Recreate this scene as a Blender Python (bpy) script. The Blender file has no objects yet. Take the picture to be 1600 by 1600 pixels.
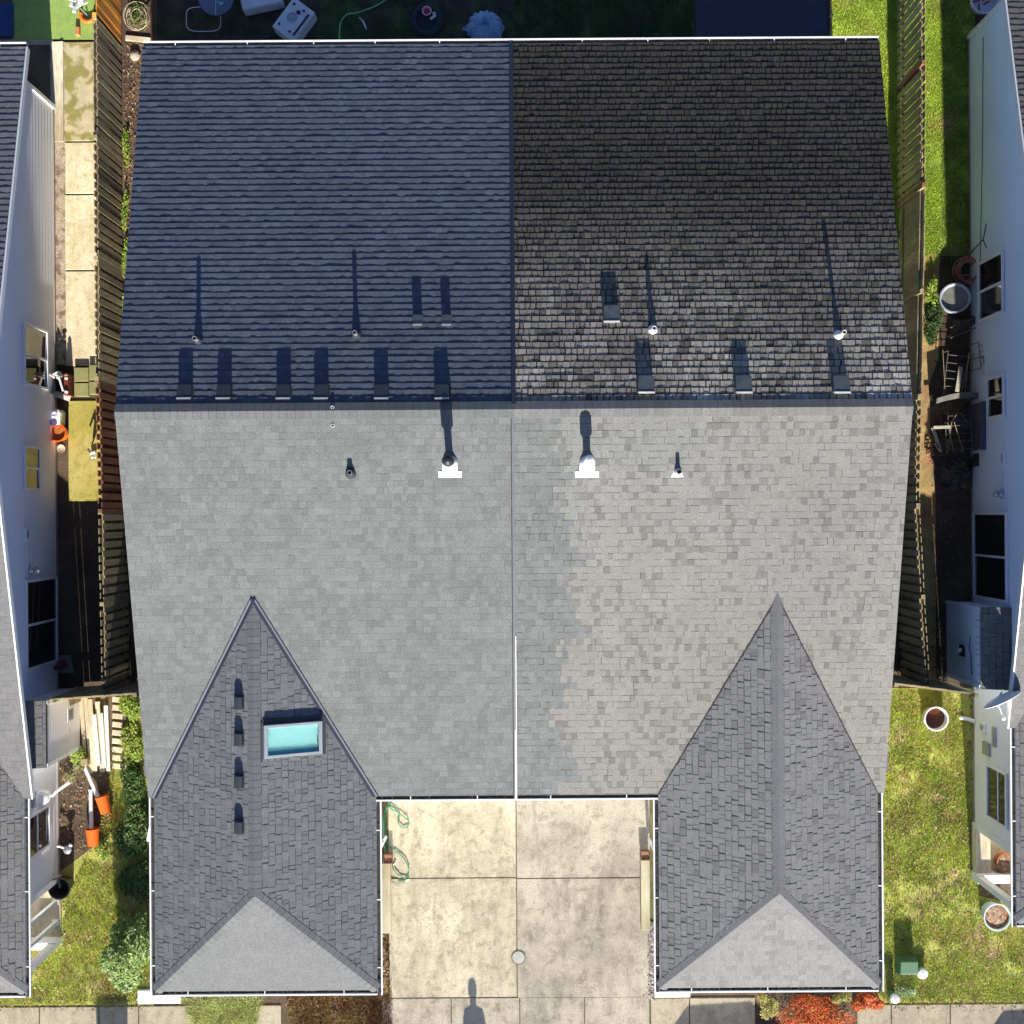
import bpy, math, random
import numpy as np
from mathutils import Vector, Matrix
R = math.radians
scene = bpy.context.scene
COL = scene.collection

# ------------------------------------------------------------------ camera
CAMZ, ROLL = 30.3, R(0.4)
cam_d = bpy.data.cameras.new('camera'); cam = bpy.data.objects.new('camera', cam_d); COL.objects.link(cam)
cam.location = (0, 0, CAMZ); cam.rotation_euler = (0, 0, -ROLL)
cam_d.sensor_width = 36; cam_d.lens = 45; cam_d.clip_end = 1000; cam_d.clip_start = .1
scene.camera = cam

# ------------------------------------------------------------------ light
SUN_EL, SUN_LEAN = R(24.5), R(3.0)
world = bpy.data.worlds.new('World'); scene.world = world; world.use_nodes = True
wn = world.node_tree; wn.nodes.clear()
sky = wn.nodes.new('ShaderNodeTexSky'); sky.sky_type = 'NISHITA'; sky.sun_disc = False
sky.sun_elevation = SUN_EL; sky.sun_rotation = R(180) - SUN_LEAN
bg = wn.nodes.new('ShaderNodeBackground'); bg.inputs[1].default_value = 0.062
wo = wn.nodes.new('ShaderNodeOutputWorld')
tint = wn.nodes.new('ShaderNodeMixRGB'); tint.blend_type = 'MULTIPLY'; tint.inputs[0].default_value = 1; tint.inputs[2].default_value = (.80, .93, 1.22, 1)
wn.links.new(sky.outputs[0], tint.inputs[1]); wn.links.new(tint.outputs[0], bg.inputs[0]); wn.links.new(bg.outputs[0], wo.inputs[0])
sun_d = bpy.data.lights.new('sun', 'SUN'); sun = bpy.data.objects.new('sun', sun_d); COL.objects.link(sun)
sun_d.energy = 5.0; sun_d.angle = R(0.5); sun_d.color = (1.0, 0.945, 0.84)
to_sun = Vector((math.sin(SUN_LEAN) * math.cos(SUN_EL), -math.cos(SUN_LEAN) * math.cos(SUN_EL), math.sin(SUN_EL)))
sun.rotation_euler = (-to_sun).to_track_quat('-Z', 'Y').to_euler()
sun.location = (3, -30, 20)
scene.view_settings.view_transform = 'Standard'; scene.view_settings.look = 'None'
scene.view_settings.exposure = 1.04; scene.view_settings.gamma = 1

# ------------------------------------------------------------------ helpers
def P(px, py, z=0.0):
    """photo pixel (1600 px frame) seen at height z -> world point"""
    d = (CAMZ - z) / 2000.0
    u, v = (px - 800) * d, (800 - py) * d
    c, s = math.cos(ROLL), math.sin(ROLL)
    return Vector((u * c + v * s, -u * s + v * c, z))

def smooth_noise(x, seed):
    i = math.floor(x); f = x - i; f = f * f * (3 - 2 * f)
    def h(n):
        n = (n * 374761393 + seed * 668265263) & 0xffffffff
        n = ((n ^ (n >> 13)) * 1274126177) & 0xffffffff
        return ((n ^ (n >> 16)) & 0xffff) / 65535.0
    return h(i) * (1 - f) + h(i + 1) * f

def noise2(x, y, seed=0):
    ix, iy = math.floor(x), math.floor(y); fx, fy = x - ix, y - iy
    fx = fx * fx * (3 - 2 * fx); fy = fy * fy * (3 - 2 * fy)
    def h(a, b):
        n = (a * 374761393 + b * 668265263 + seed * 974711) & 0xffffffff
        n = ((n ^ (n >> 13)) * 1274126177) & 0xffffffff
        return ((n ^ (n >> 16)) & 0xffff) / 65535.0
    return (h(ix, iy) * (1 - fx) + h(ix + 1, iy) * fx) * (1 - fy) + (h(ix, iy + 1) * (1 - fx) + h(ix + 1, iy + 1) * fx) * fy

class MB:
    def __init__(s): s.v = []; s.f = []; s.c = []; s.cur = (1, 1, 1)
    def face(s, pts, col=None):
        n = len(s.v); s.v.extend([tuple(p) for p in pts]); s.f.append(tuple(range(n, n + len(pts)))); s.c.append(col or s.cur)
    def add(s, verts, faces, col=None):
        n = len(s.v); s.v.extend([tuple(p) for p in verts])
        for f in faces: s.f.append(tuple(i + n for i in f)); s.c.append(col or s.cur)
    def box(s, x0, x1, y0, y1, z0, z1, col=None):
        v = [(x, y, z) for z in (z0, z1) for y in (y0, y1) for x in (x0, x1)]
        s.add(v, [(0, 2, 3, 1), (4, 5, 7, 6), (0, 1, 5, 4), (2, 6, 7, 3), (0, 4, 6, 2), (1, 3, 7, 5)], col)
        return s
    def obox(s, c, sx, sy, sz, rz=0, rx=0, ry=0, col=None):
        m = Matrix.Rotation(rz, 3, 'Z') @ Matrix.Rotation(ry, 3, 'Y') @ Matrix.Rotation(rx, 3, 'X'); c = Vector(c)
        v = [c + m @ Vector((x, y, z)) for z in (-sz/2, sz/2) for y in (-sy/2, sy/2) for x in (-sx/2, sx/2)]
        s.add(v, [(0, 2, 3, 1), (4, 5, 7, 6), (0, 1, 5, 4), (2, 6, 7, 3), (0, 4, 6, 2), (1, 3, 7, 5)], col)
        return s
    def prism(s, poly, z0, z1, col=None):
        n = len(poly); v = [(p[0], p[1], z0) for p in poly] + [(p[0], p[1], z1) for p in poly]
        s.add(v, [tuple(range(n - 1, -1, -1)), tuple(range(n, 2 * n))] + [(i, (i + 1) % n, n + (i + 1) % n, n + i) for i in range(n)], col)
        return s
    def lathe(s, c, prof, n=20, axis=None, col=None, cap0=True, cap1=True):
        c = Vector(c); ax = Vector(axis).normalized() if axis is not None else Vector((0, 0, 1))
        q = Vector((0, 0, 1)).rotation_difference(ax); v = []; f = []
        for r, z in prof:
            for i in range(n):
                a = 2 * math.pi * i / n; v.append(c + q @ Vector((r * math.cos(a), r * math.sin(a), z)))
        for k in range(len(prof) - 1):
            for i in range(n):
                j = (i + 1) % n; f.append((k*n + i, k*n + j, (k+1)*n + j, (k+1)*n + i))
        if cap0 and prof[0][0] > 1e-4: f.append(tuple(range(n - 1, -1, -1)))
        if cap1 and prof[-1][0] > 1e-4: f.append(tuple(range((len(prof)-1)*n, len(prof)*n)))
        s.add(v, f, col); return s
    def tube(s, pts, r, n=8, col=None):
        pts = [Vector(p) for p in pts]; v = []; f = []; up = Vector((0, 0, 1)); m = len(pts)
        rr = r if isinstance(r, (list, tuple)) else [r] * m
        for k, p in enumerate(pts):
            t = (pts[min(k+1, m-1)] - pts[max(k-1, 0)])
            t = t.normalized() if t.length > 1e-9 else Vector((0, 0, 1))
            a = t.cross(up);  a = a.normalized() if a.length > 1e-3 else Vector((1, 0, 0))
            b = t.cross(a).normalized()
            for i in range(n):
                w = 2 * math.pi * i / n; v.append(p + (a * math.cos(w) + b * math.sin(w)) * rr[k])
        for k in range(m - 1):
            for i in range(n):
                j = (i + 1) % n; f.append((k*n + i, k*n + j, (k+1)*n + j, (k+1)*n + i))
        f.append(tuple(range(n))); f.append(tuple(range((m-1)*n, m*n))[::-1])
        s.add(v, f, col); return s
    def bar(s, p0, p1, w, h, col=None):
        """rectangular bar from p0 to p1, w horizontal, h the other way"""
        p0, p1 = Vector(p0), Vector(p1); t = (p1 - p0).normalized()
        a = t.cross(Vector((0, 0, 1))); a = a.normalized() if a.length > 1e-3 else Vector((1, 0, 0)); b = a.cross(t).normalized()
        v = [p + a * x * w/2 + b * y * h/2 for p in (p0, p1) for x, y in ((-1, -1), (1, -1), (1, 1), (-1, 1))]
        s.add(v, [(0, 1, 2, 3), (7, 6, 5, 4), (0, 4, 5, 1), (1, 5, 6, 2), (2, 6, 7, 3), (3, 7, 4, 0)], col); return s

def root_loc(o):
    while o.parent is not None: o = o.parent
    return Vector(o.location)

def obj(name, mb, mat, parent=None, smooth=False, attr=False, bevel=0, **tags):
    me = bpy.data.meshes.new(name); off = root_loc(parent) if parent is not None else Vector((0, 0, 0))
    v = np.array([tuple(p) for p in mb.v], dtype=np.float32).reshape(-1, 3) - np.array(off[:], dtype=np.float32)
    ls = np.array([len(f) for f in mb.f], dtype=np.int32); li = np.concatenate([np.array(f, dtype=np.int32) for f in mb.f])
    me.vertices.add(len(v)); me.vertices.foreach_set('co', v.ravel())
    me.loops.add(len(li)); me.loops.foreach_set('vertex_index', li)
    me.polygons.add(len(ls)); st = np.concatenate([[0], np.cumsum(ls)[:-1]]).astype(np.int32)
    me.polygons.foreach_set('loop_start', st); me.polygons.foreach_set('loop_total', ls)
    me.polygons.foreach_set('use_smooth', np.full(len(ls), bool(smooth)))
    me.update(calc_edges=True)
    if attr:
        ca = me.color_attributes.new('Col', 'FLOAT_COLOR', 'CORNER')
        cc = np.array([(c[0], c[1], c[2], 1) for c in mb.c], dtype=np.float32)
        ca.data.foreach_set('color', np.repeat(cc, ls, axis=0).ravel())
    me.validate()
    me.materials.append(mat)
    o = bpy.data.objects.new(name, me); COL.objects.link(o)
    if parent is not None: o.parent = parent
    if bevel:
        w = o.modifiers.new('weld', 'WELD'); w.merge_threshold = 1e-4
        b = o.modifiers.new('bevel', 'BEVEL'); b.width = bevel; b.segments = 2; b.limit_method = 'ANGLE'
    for k, t in tags.items(): o[k] = t
    return o

def thing(name, label, cat, loc=(0, 0, 0), group=None):
    o = bpy.data.objects.new(name, None); COL.objects.link(o); o.location = loc; o.empty_display_size = .2
    o['label'] = label; o['category'] = cat
    if group: o['group'] = group
    return o

def copy_tree(o, parent=None):
    c = o.copy(); COL.objects.link(c)
    if parent is not None: c.parent = parent
    for ch in list(o.children): copy_tree(ch, c)
    return c

# ------------------------------------------------------------------ materials
def mat(name, col, rough=.8, var=.18, scale=4.0, col2=None, fac=(.42, .62), fine=.12, fscale=60, bump=0., bscale=80,
        metal=0., attr=False, stretch=(1, 1, 1), spec=.5, emis=None, trans=0., blot=0.):
    m = bpy.data.materials.new(name); m.use_nodes = True; nt = m.node_tree; N = nt.nodes; L = nt.links; N.clear()
    out = N.new('ShaderNodeOutputMaterial'); b = N.new('ShaderNodeBsdfPrincipled'); L.new(b.outputs[0], out.inputs[0])
    b.inputs['Roughness'].default_value = rough; b.inputs['Metallic'].default_value = metal
    b.inputs['Specular IOR Level'].default_value = spec
    if trans: b.inputs['Transmission Weight'].default_value = trans
    tc = N.new('ShaderNodeTexCoord'); mp = N.new('ShaderNodeMapping'); mp.inputs['Scale'].default_value = stretch
    L.new(tc.outputs['Object'], mp.inputs[0])
    def noise(sc, det=5):
        n = N.new('ShaderNodeTexNoise'); n.inputs['Scale'].default_value = sc; n.inputs['Detail'].default_value = det
        L.new(mp.outputs[0], n.inputs['Vector']); return n
    if attr:
        a = N.new('ShaderNodeVertexColor'); a.layer_name = 'Col'; src = a.outputs[0]
        if col != (1, 1, 1):
            mm = N.new('ShaderNodeMixRGB'); mm.blend_type = 'MULTIPLY'; mm.inputs[0].default_value = 1; mm.inputs[2].default_value = (*col, 1)
            L.new(src, mm.inputs[1]); src = mm.outputs[0]
    else:
        r = N.new('ShaderNodeRGB'); r.outputs[0].default_value = (*col, 1); src = r.outputs[0]
    if col2 is not None:
        n = noise(scale * .45, 6); mr = N.new('ShaderNodeMapRange'); mr.inputs[1].default_value = fac[0]; mr.inputs[2].default_value = fac[1]
        L.new(n.outputs[0], mr.inputs[0]); mx = N.new('ShaderNodeMixRGB'); L.new(mr.outputs[0], mx.inputs[0]); L.new(src, mx.inputs[1])
        mx.inputs[2].default_value = (*col2, 1); src = mx.outputs[0]
    for sc, amp in ((scale, var), (fscale, fine), (scale * .22, blot)):
        if amp <= 0: continue
        n = noise(sc, 4); mr = N.new('ShaderNodeMapRange'); mr.inputs[1].default_value = .3; mr.inputs[2].default_value = .7
        mr.inputs[3].default_value = 1 - amp; mr.inputs[4].default_value = 1 + amp
        L.new(n.outputs[0], mr.inputs[0]); mx = N.new('ShaderNodeVectorMath'); mx.operation = 'MULTIPLY'
        L.new(src, mx.inputs[0]); L.new(mr.outputs[0], mx.inputs[1]); src = mx.outputs[0]
    L.new(src, b.inputs['Base Color'])
    if bump:
        n = noise(bscale, 4); bp = N.new('ShaderNodeBump'); bp.inputs['Strength'].default_value = bump; bp.inputs['Distance'].default_value = .01
        L.new(n.outputs[0], bp.inputs['Height']); L.new(bp.outputs[0], b.inputs['Normal'])
    return m

M = dict(
    shingle=mat('asphalt_shingle', (1, 1, 1), .92, .05, 1.1, fine=.26, fscale=42, attr=True, spec=.25, bump=.35, bscale=120, blot=.03),
    white=mat('white_painted_metal', (.78, .78, .77), .45, .04, 3, fine=.03),
    white_hot=mat('white_flashing', (.74, .74, .73), .5, .08, 9, fine=.05),
    gutter_dirt=mat('gutter_sediment', (.035, .033, .03), .95, .4, 9, fine=.4),
    siding=mat('painted_lap_siding', (.82, .85, .93), .6, .05, .7, fine=.03, fscale=20, attr=True),
    siding_r=mat('pale_blue_lap_siding', (.74, .87, .98), .6, .05, .7, fine=.03, fscale=20, attr=True),
    siding_lit=mat('pale_siding_lawn_light', (.86, .85, .85), .6, .05, .7, fine=.03, fscale=20, attr=True),  # paler siding copy with light reflected off the lawn put into its colour
    trim=mat('white_trim', (.80, .80, .81), .5, .04, 3),
    soffit=mat('soffit', (.5, .5, .5), .7),
    pane=mat('window_pane', (.012, .014, .016), .04, 0, fine=0, spec=.8),
    black_metal=mat('black_metal', (.02, .021, .024), .45, .15, 6),
    dark_vent=mat('charcoal_vent', (.035, .04, .048), .5, .12, 6),
    grey_vent=mat('weathered_vent', (.10, .11, .11), .6, .2, 8),
    galv=mat('galvanised', (.42, .43, .45), .4, .15, 12, metal=.6),
    flash=mat('valley_metal_and_shade', (1, 1, 1), .6, .08, 4, attr=True),
    seam=mat('seam_metal', (.10, .11, .13), .6, .08, 4),
    concrete=mat('driveway_concrete', (.66, .56, .40), .9, .22, 5.5, col2=(.36, .31, .20), fac=(.44, .66), fine=.2, fscale=26, bump=.3, blot=.16),
    concrete_b=mat('greyer_concrete', (.54, .475, .37), .9, .20, 5, col2=(.34, .30, .23), fac=(.38, .64), fine=.24, fscale=26, bump=.3, blot=.16),
    walk=mat('sidewalk_concrete', (.42, .36, .265), .9, .18, 5, col2=(.29, .25, .18), fine=.25, fscale=30, bump=.3, blot=.15),
    path_pale=mat('pale_path_concrete', (.74, .63, .42), .9, .16, 3.5, col2=(.55, .44, .24), fac=(.48, .66), fine=.2, fscale=24, bump=.2),
    path_moss=mat('mossy_path_concrete', (.52, .44, .27), .9, .12, 5, col2=(.27, .235, .07), fac=(.46, .54), fine=.15, fscale=30, bump=.2),
    path_yellow=mat('yellow_moss_path', (.46, .39, .10), .95, .25, 4.5, col2=(.27, .24, .035), fac=(.4, .65), fine=.2, fscale=30, bump=.2),
    gravel=mat('gravel', (.40, .33, .24), .95, .2, 8, col2=(.20, .13, .09), fac=(.5, .62), fine=.6, fscale=45, bump=1.0, bscale=45),
    soil=mat('brown_soil', (.12, .085, .05), 1, .3, 1.5, col2=(.07, .045, .03), fine=.5, fscale=28, bump=1., bscale=30),
    dirt_path=mat('trodden_dirt', (.36, .25, .10), 1, .25, 3, col2=(.36, .20, .09), fac=(.5, .6), fine=.25, fscale=30, bump=.4, bscale=40),
    joint=mat('mossy_joint', (.13, .12, .045), 1, .3, 5),
    cedar_new=mat('new_cedar', (.95, .42, .05), .7, .2, 3, col2=(.75, .26, .04), fine=.2, fscale=18, stretch=(1, 1, .15)),
    cedar_old=mat('weathered_cedar', (.37, .30, .155), .85, .3, 2.2, col2=(.22, .18, .10), fine=.25, fscale=20, stretch=(1, 1, .2)),
    cedar_red=mat('reddish_cedar', (.24, .10, .045), .8, .3, 3, fine=.25, fscale=20, stretch=(1, 1, .2)),
    lumber=mat('weathered_lumber', (.62, .55, .40), .85, .25, 3, col2=(.42, .33, .2), fine=.2, fscale=20, stretch=(1, .2, 1)),
    lumber_white=mat('pale_lumber', (.74, .71, .64), .8, .1, 3, stretch=(1, .2, 1)),
    leaf=mat('foliage', (1, 1, 1), .6, .25, 2.0, fine=0, attr=True, spec=.3),
    plastic_o=mat('orange_plastic', (.85, .16, .02), .4, .03, 3, fine=0),
    plastic_w=mat('white_plastic', (.75, .75, .75), .4, .04, 3, fine=.03),
    plastic_g=mat('green_plastic', (.06, .14, .07), .5, .1, 3),
    plastic_k=mat('black_plastic', (.018, .018, .02), .4, .1, 3),
    turf=mat('artificial_turf', (.26, .38, .09), .95, .12, 3, fine=.25, fscale=50, bump=.6, bscale=90),
    tarp=mat('dark_tarp', (.03, .034, .06), .7, .15, 3, fine=.1),
)

def concrete(name, base, pale, dark, lichen, seed=0.):
    m = bpy.data.materials.new(name); m.use_nodes = True; nt = m.node_tree; N = nt.nodes; L = nt.links; b = N['Principled BSDF']; b.inputs['Roughness'].default_value = .9; b.inputs['Specular IOR Level'].default_value = .25
    tc = N.new('ShaderNodeTexCoord')
    def nz(sc, det, rough, st=(1, 1, 1), dist=0.):
        mp = N.new('ShaderNodeMapping'); mp.inputs['Scale'].default_value = st; mp.inputs['Location'].default_value = (seed, seed * .7, 0); L.new(tc.outputs['Object'], mp.inputs[0])
        n = N.new('ShaderNodeTexNoise'); n.inputs['Scale'].default_value = sc; n.inputs['Detail'].default_value = det; n.inputs['Roughness'].default_value = rough; n.inputs['Distortion'].default_value = dist; L.new(mp.outputs[0], n.inputs[0]); return n.outputs[0]
    def rng_(src, a, b_, c, d):
        r = N.new('ShaderNodeMapRange'); r.inputs[1].default_value = a; r.inputs[2].default_value = b_; r.inputs[3].default_value = c; r.inputs[4].default_value = d; L.new(src, r.inputs[0]); return r.outputs[0]
    def mix(f, a, c, mode='MIX'):
        x = N.new('ShaderNodeMixRGB'); x.blend_type = mode; L.new(f, x.inputs[0]); L.new(a, x.inputs[1]) if not isinstance(a, tuple) else setattr(x.inputs[1], 'default_value', (*a, 1))
        L.new(c, x.inputs[2]) if not isinstance(c, tuple) else setattr(x.inputs[2], 'default_value', (*c, 1)); return x.outputs[0]
    c = mix(rng_(nz(.55, 5, .55, dist=.8), .38, .62, 0, 1), base, pale)
    c = mix(rng_(nz(2.2, 8, .7, (1, .28, 1)), .47, .68, 0, .75), c, dark)
    c = mix(rng_(nz(4.5, 12, .82, dist=.4), .50, .60, 0, .6), c, lichen)
    c = mix(rng_(nz(7, 10, .8), .54, .60, 0, .5), c, pale)
    def mul(src, f):
        x = N.new('ShaderNodeVectorMath'); x.operation = 'MULTIPLY'; L.new(src, x.inputs[0]); L.new(f, x.inputs[1]); return x.outputs[0]
    c = mul(c, rng_(nz(30, 8, .85), .3, .7, .62, 1.35)); c = mul(c, rng_(nz(120, 3, .6), .3, .7, .85, 1.15)); L.new(c, b.inputs['Base Color'])
    bp = N.new('ShaderNodeBump'); bp.inputs['Strength'].default_value = .25; bp.inputs['Distance'].default_value = .01; L.new(nz(60, 6, .7), bp.inputs['Height']); L.new(bp.outputs[0], b.inputs['Normal']); return m
M['concrete'] = concrete('driveway_concrete', (.42, .365, .26), (.62, .545, .39), (.25, .22, .16), (.185, .165, .10), 3.)
M['concrete_b'] = concrete('greyer_concrete', (.34, .30, .235), (.49, .435, .335), (.20, .18, .145), (.155, .14, .10), 11.)
M['walk'] = concrete('sidewalk_concrete', (.38, .33, .245), (.46, .39, .28), (.26, .225, .16), (.21, .18, .12), 7.)
M['path_pale'] = concrete('pale_path_concrete', (.66, .56, .37), (.78, .67, .46), (.50, .38, .20), (.40, .34, .16), 5.)
M['path_yellow'] = concrete('yellow_moss_path', (.42, .36, .08), (.50, .42, .14), (.30, .26, .04), (.22, .19, .04), 9.)
# ------------------------------------------------------------------ roofs
def shingles(mb, O, U, S, N, slen, lo, hi, rng, colf, expo=.143, seg=.12, lip=.007, over=.004, wob=.003, gap=0., wmin=.07, wmax=.24, over_p=.5, seed=1, lw=0., lk=(.5,.9), lp=.6, sp=.6):
    """overlapping courses as saw-tooth strips; lo/hi give the limits along U at distance s down the slope"""
    O, U, S, N = map(Vector, (O, U, S, N)); n = int(math.ceil(slen / expo - 1e-6)); V = mb.v; F = mb.f; C = mb.c
    def pt(u, s, h): return (O[0]+U[0]*u+S[0]*s+N[0]*h, O[1]+U[1]*u+S[1]*s+N[1]*h, O[2]+U[2]*u+S[2]*s+N[2]*h)
    for k in range(n):
        s0 = k * expo; s1 = min(slen, s0 + expo)
        l0, h0, l1, h1 = lo(s0), hi(s0), lo(s1), hi(s1); a, bnd = min(l0, l1), max(h0, h1)
        if bnd - a < .01: continue
        u = a - rng.random() * .2; ov = rng.random() < .5
        while u < bnd:
            w = rng.uniform(wmin, wmax); u0, u1 = max(u, a), min(u + w - gap, bnd); uu = u; u += w
            ov = (rng.random() < over_p)
            if u1 - u0 < .004: continue
            col = colf(.5 * (u0 + u1), .5 * (s0 + s1), ov, rng)
            m = max(1, int(round((u1 - u0) / seg))); base = len(V)
            for i in range(m + 1):
                x = u0 + (u1 - u0) * i / m
                xt = min(max(x, l0), h0); xb = min(max(x, l1), h1)
                t = lip + (over if ov else 0) + wob * (smooth_noise(x * 8.5, seed + k * 7) - .35) * 1.6 + wob * 1.1 * (smooth_noise(x * 21, seed + k * 13) - .5)
                V.append(pt(xt, s0, .001 + (over * .4 if ov else 0))); V.append(pt(xb, s1, max(.003, t))); V.append(pt(xb, s1 - .0015, -.004))
            for i in range(m):
                q = base + 3 * i
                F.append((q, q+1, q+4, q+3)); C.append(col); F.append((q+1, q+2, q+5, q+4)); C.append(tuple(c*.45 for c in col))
            if lw:                      # printed granule bands under laps; side strips paint tab shadows and worn edges
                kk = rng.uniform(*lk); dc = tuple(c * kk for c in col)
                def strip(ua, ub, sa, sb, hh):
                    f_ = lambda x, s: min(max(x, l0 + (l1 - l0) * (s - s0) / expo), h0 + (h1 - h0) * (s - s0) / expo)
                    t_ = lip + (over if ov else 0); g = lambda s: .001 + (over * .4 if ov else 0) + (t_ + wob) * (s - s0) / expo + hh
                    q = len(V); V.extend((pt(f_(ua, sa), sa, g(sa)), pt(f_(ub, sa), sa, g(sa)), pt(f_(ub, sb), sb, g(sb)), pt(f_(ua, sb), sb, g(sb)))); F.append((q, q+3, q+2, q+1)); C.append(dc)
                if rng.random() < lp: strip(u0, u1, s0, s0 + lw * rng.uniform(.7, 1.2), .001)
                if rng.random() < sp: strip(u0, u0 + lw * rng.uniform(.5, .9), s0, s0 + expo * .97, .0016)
            e = base + 3 * m
            F.append((base, base+2, base+1)); C.append(col); F.append((e, e+1, e+2)); C.append(col)

def slab(mb, pts, N, t0=-.005, t1=-.16, col=(.02, .02, .022)):
    N = Vector(N); top = [Vector(p) + N * t0 for p in pts]; bot = [Vector(p) + N * t1 for p in pts]; n = len(pts)
    mb.add(top + bot, [tuple(range(n)), tuple(range(2*n-1, n-1, -1))] + [(i, n+i, n+(i+1) % n, (i+1) % n) for i in range(n)], col)

def caps(mb, A, B, d1, d2, w, rng, colf, expo=.15, lift=.012, crown=.02, lip=.008, up=(0, 0, 1), dark=0):
    """ridge or hip caps from top A to bottom B, draped down both sides along d1 and d2"""
    A, B, d1, d2, up = map(Vector, (A, B, d1, d2, up)); T = (B - A); Ln = T.length; T.normalize(); n = max(1, int(round(Ln / expo))); e = Ln / n
    prof = [(-1, 0), (-1, .0), (-.6, .35), (-.25, .85), (0, 1), (.25, .85), (.6, .35), (1, 0), (1, 0)]
    def ring(s, l, first=False):
        out = []
        for i, (x, c) in enumerate(prof):
            d = d1 if x < 0 else d2; p = A + T * s + d * abs(x) * w + up * (lift + crown * (c - 0) * .0 + l)
            p = p + up * (crown * (.25 - abs(x) * .25) if abs(x) < 1 else 0)
            if i in (0, 8): p = p - up * (lift + l + .004)
            out.append(p)
        return out
    for k in range(n):
        j = rng.uniform(-.002, .002); r0 = ring(k * e, 0); r1 = ring((k + 1) * e, lip + j); r2 = ring((k + 1) * e - .001, -.004)
        c = colf(rng); b = len(mb.v); m = 9
        mb.v.extend(tuple(p) for p in r0 + r1 + r2)
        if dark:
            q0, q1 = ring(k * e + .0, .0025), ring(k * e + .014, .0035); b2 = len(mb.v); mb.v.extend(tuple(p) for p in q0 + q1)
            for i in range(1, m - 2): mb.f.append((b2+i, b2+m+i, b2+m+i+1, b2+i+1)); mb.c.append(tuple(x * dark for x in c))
        for i in range(m - 1):
            mb.f.append((b+i, b+m+i, b+m+i+1, b+i+1)); mb.c.append(c)
            mb.f.append((b+m+i, b+2*m+i, b+2*m+i+1, b+m+i+1)); mb.c.append(c)

def grey(rng, v, tint=(1, 1, 1), a=.1):
    k = v * rng.uniform(1 - a, 1 + a); return (k * tint[0], k * tint[1], k * tint[2])

NEW = .160
TN = (.965, 1.005, .995)       # new shingle tint
def col_new(u, s, ov, rng):
    v = NEW * rng.choice((.90, .95, 1, 1, 1.04, 1.09)) * (1.03 if ov else .97); return (v * TN[0], v * TN[1], v * TN[2])
def col_new_back_shade(u, s, ov, rng):  # new shingles with the blue shade of the rear slope put into the colour
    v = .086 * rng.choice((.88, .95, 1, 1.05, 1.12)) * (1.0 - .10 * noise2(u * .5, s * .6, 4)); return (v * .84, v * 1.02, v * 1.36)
def col_old_front(u, s, ov, rng):       # u runs from the party line outward
    edge = .30 + .55 * ((s / 1.62) % 1.0) + .55 * noise2(s * 1.1, 3.3, 5) + (.25 if rng.random() < .4 else 0)
    if s < .5: edge = .75
    if u < edge + .15: return col_new(u, s, ov, rng)
    big = noise2(u * .5, s * .35, 9); v = .197; dark = rng.random() < (.42 + .35 * (noise2(u * .9, s * .7, 12) - .5)) * (1.0 if u > 1.6 else .4)
    if dark and not ov: v *= rng.uniform(.68, .86)
    else: v *= rng.uniform(.96, 1.06)
    v *= .94 + .12 * big; br = noise2(u * .35 + 3, s * .25, 21)
    wm = min(1, max(0, (s - 2.5) / 3)); return (v * (1.0 + .03 * br + .02 * wm), v * 1.0, v * (.94 - .02 * br))
def col_old_back(u, s, ov, rng):        # s from the ridge down
    f = min(1, max(0, (s - .4) / 4.6)); pale = (1 - f) ** 1.3 * (.65 + .7 * noise2(u * .8, s * .5, 31)) + .22 * noise2(u * 1.3, s * .2, 6) * (1 - f)
    pale = max(pale, .75 * max(0, 1 - s / .5)); pale *= .55 + .9 * noise2(u * 2.6, s * 3.1, 57); r = rng.random()
    v = .030 + .20 * pale * (1 if r < .86 else .4) * rng.uniform(.75, 1.15) + rng.uniform(0, .012)
    mo = .10 * max(0, noise2(u * .9, s * 1.1, 77) - .55) * 2 * rng.random()
    return (v * 1.10, v * (1.0 + mo), v * .88)
def col_old_wing(u, s, ov, rng):
    v = .188 * rng.uniform(.95, 1.05) * (.80 if rng.random() < .12 else 1); return (v * 1.01, v * 1.01, v * 1.0)
def col_new_wing(u, s, ov, rng):
    v = .146 * rng.choice((.90, .96, 1, 1.05, 1.10)); return (v * .97, v * 1.02, v * 1.06)

EAVE, RIDGE, RY, BY, FY, WY = 2.55, 4.70, 2.05, 10.15, -6.14, -10.34
XL, XR, XP = -7.93, 8.03, .05
WR = 3.70               # wing ridge height

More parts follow.
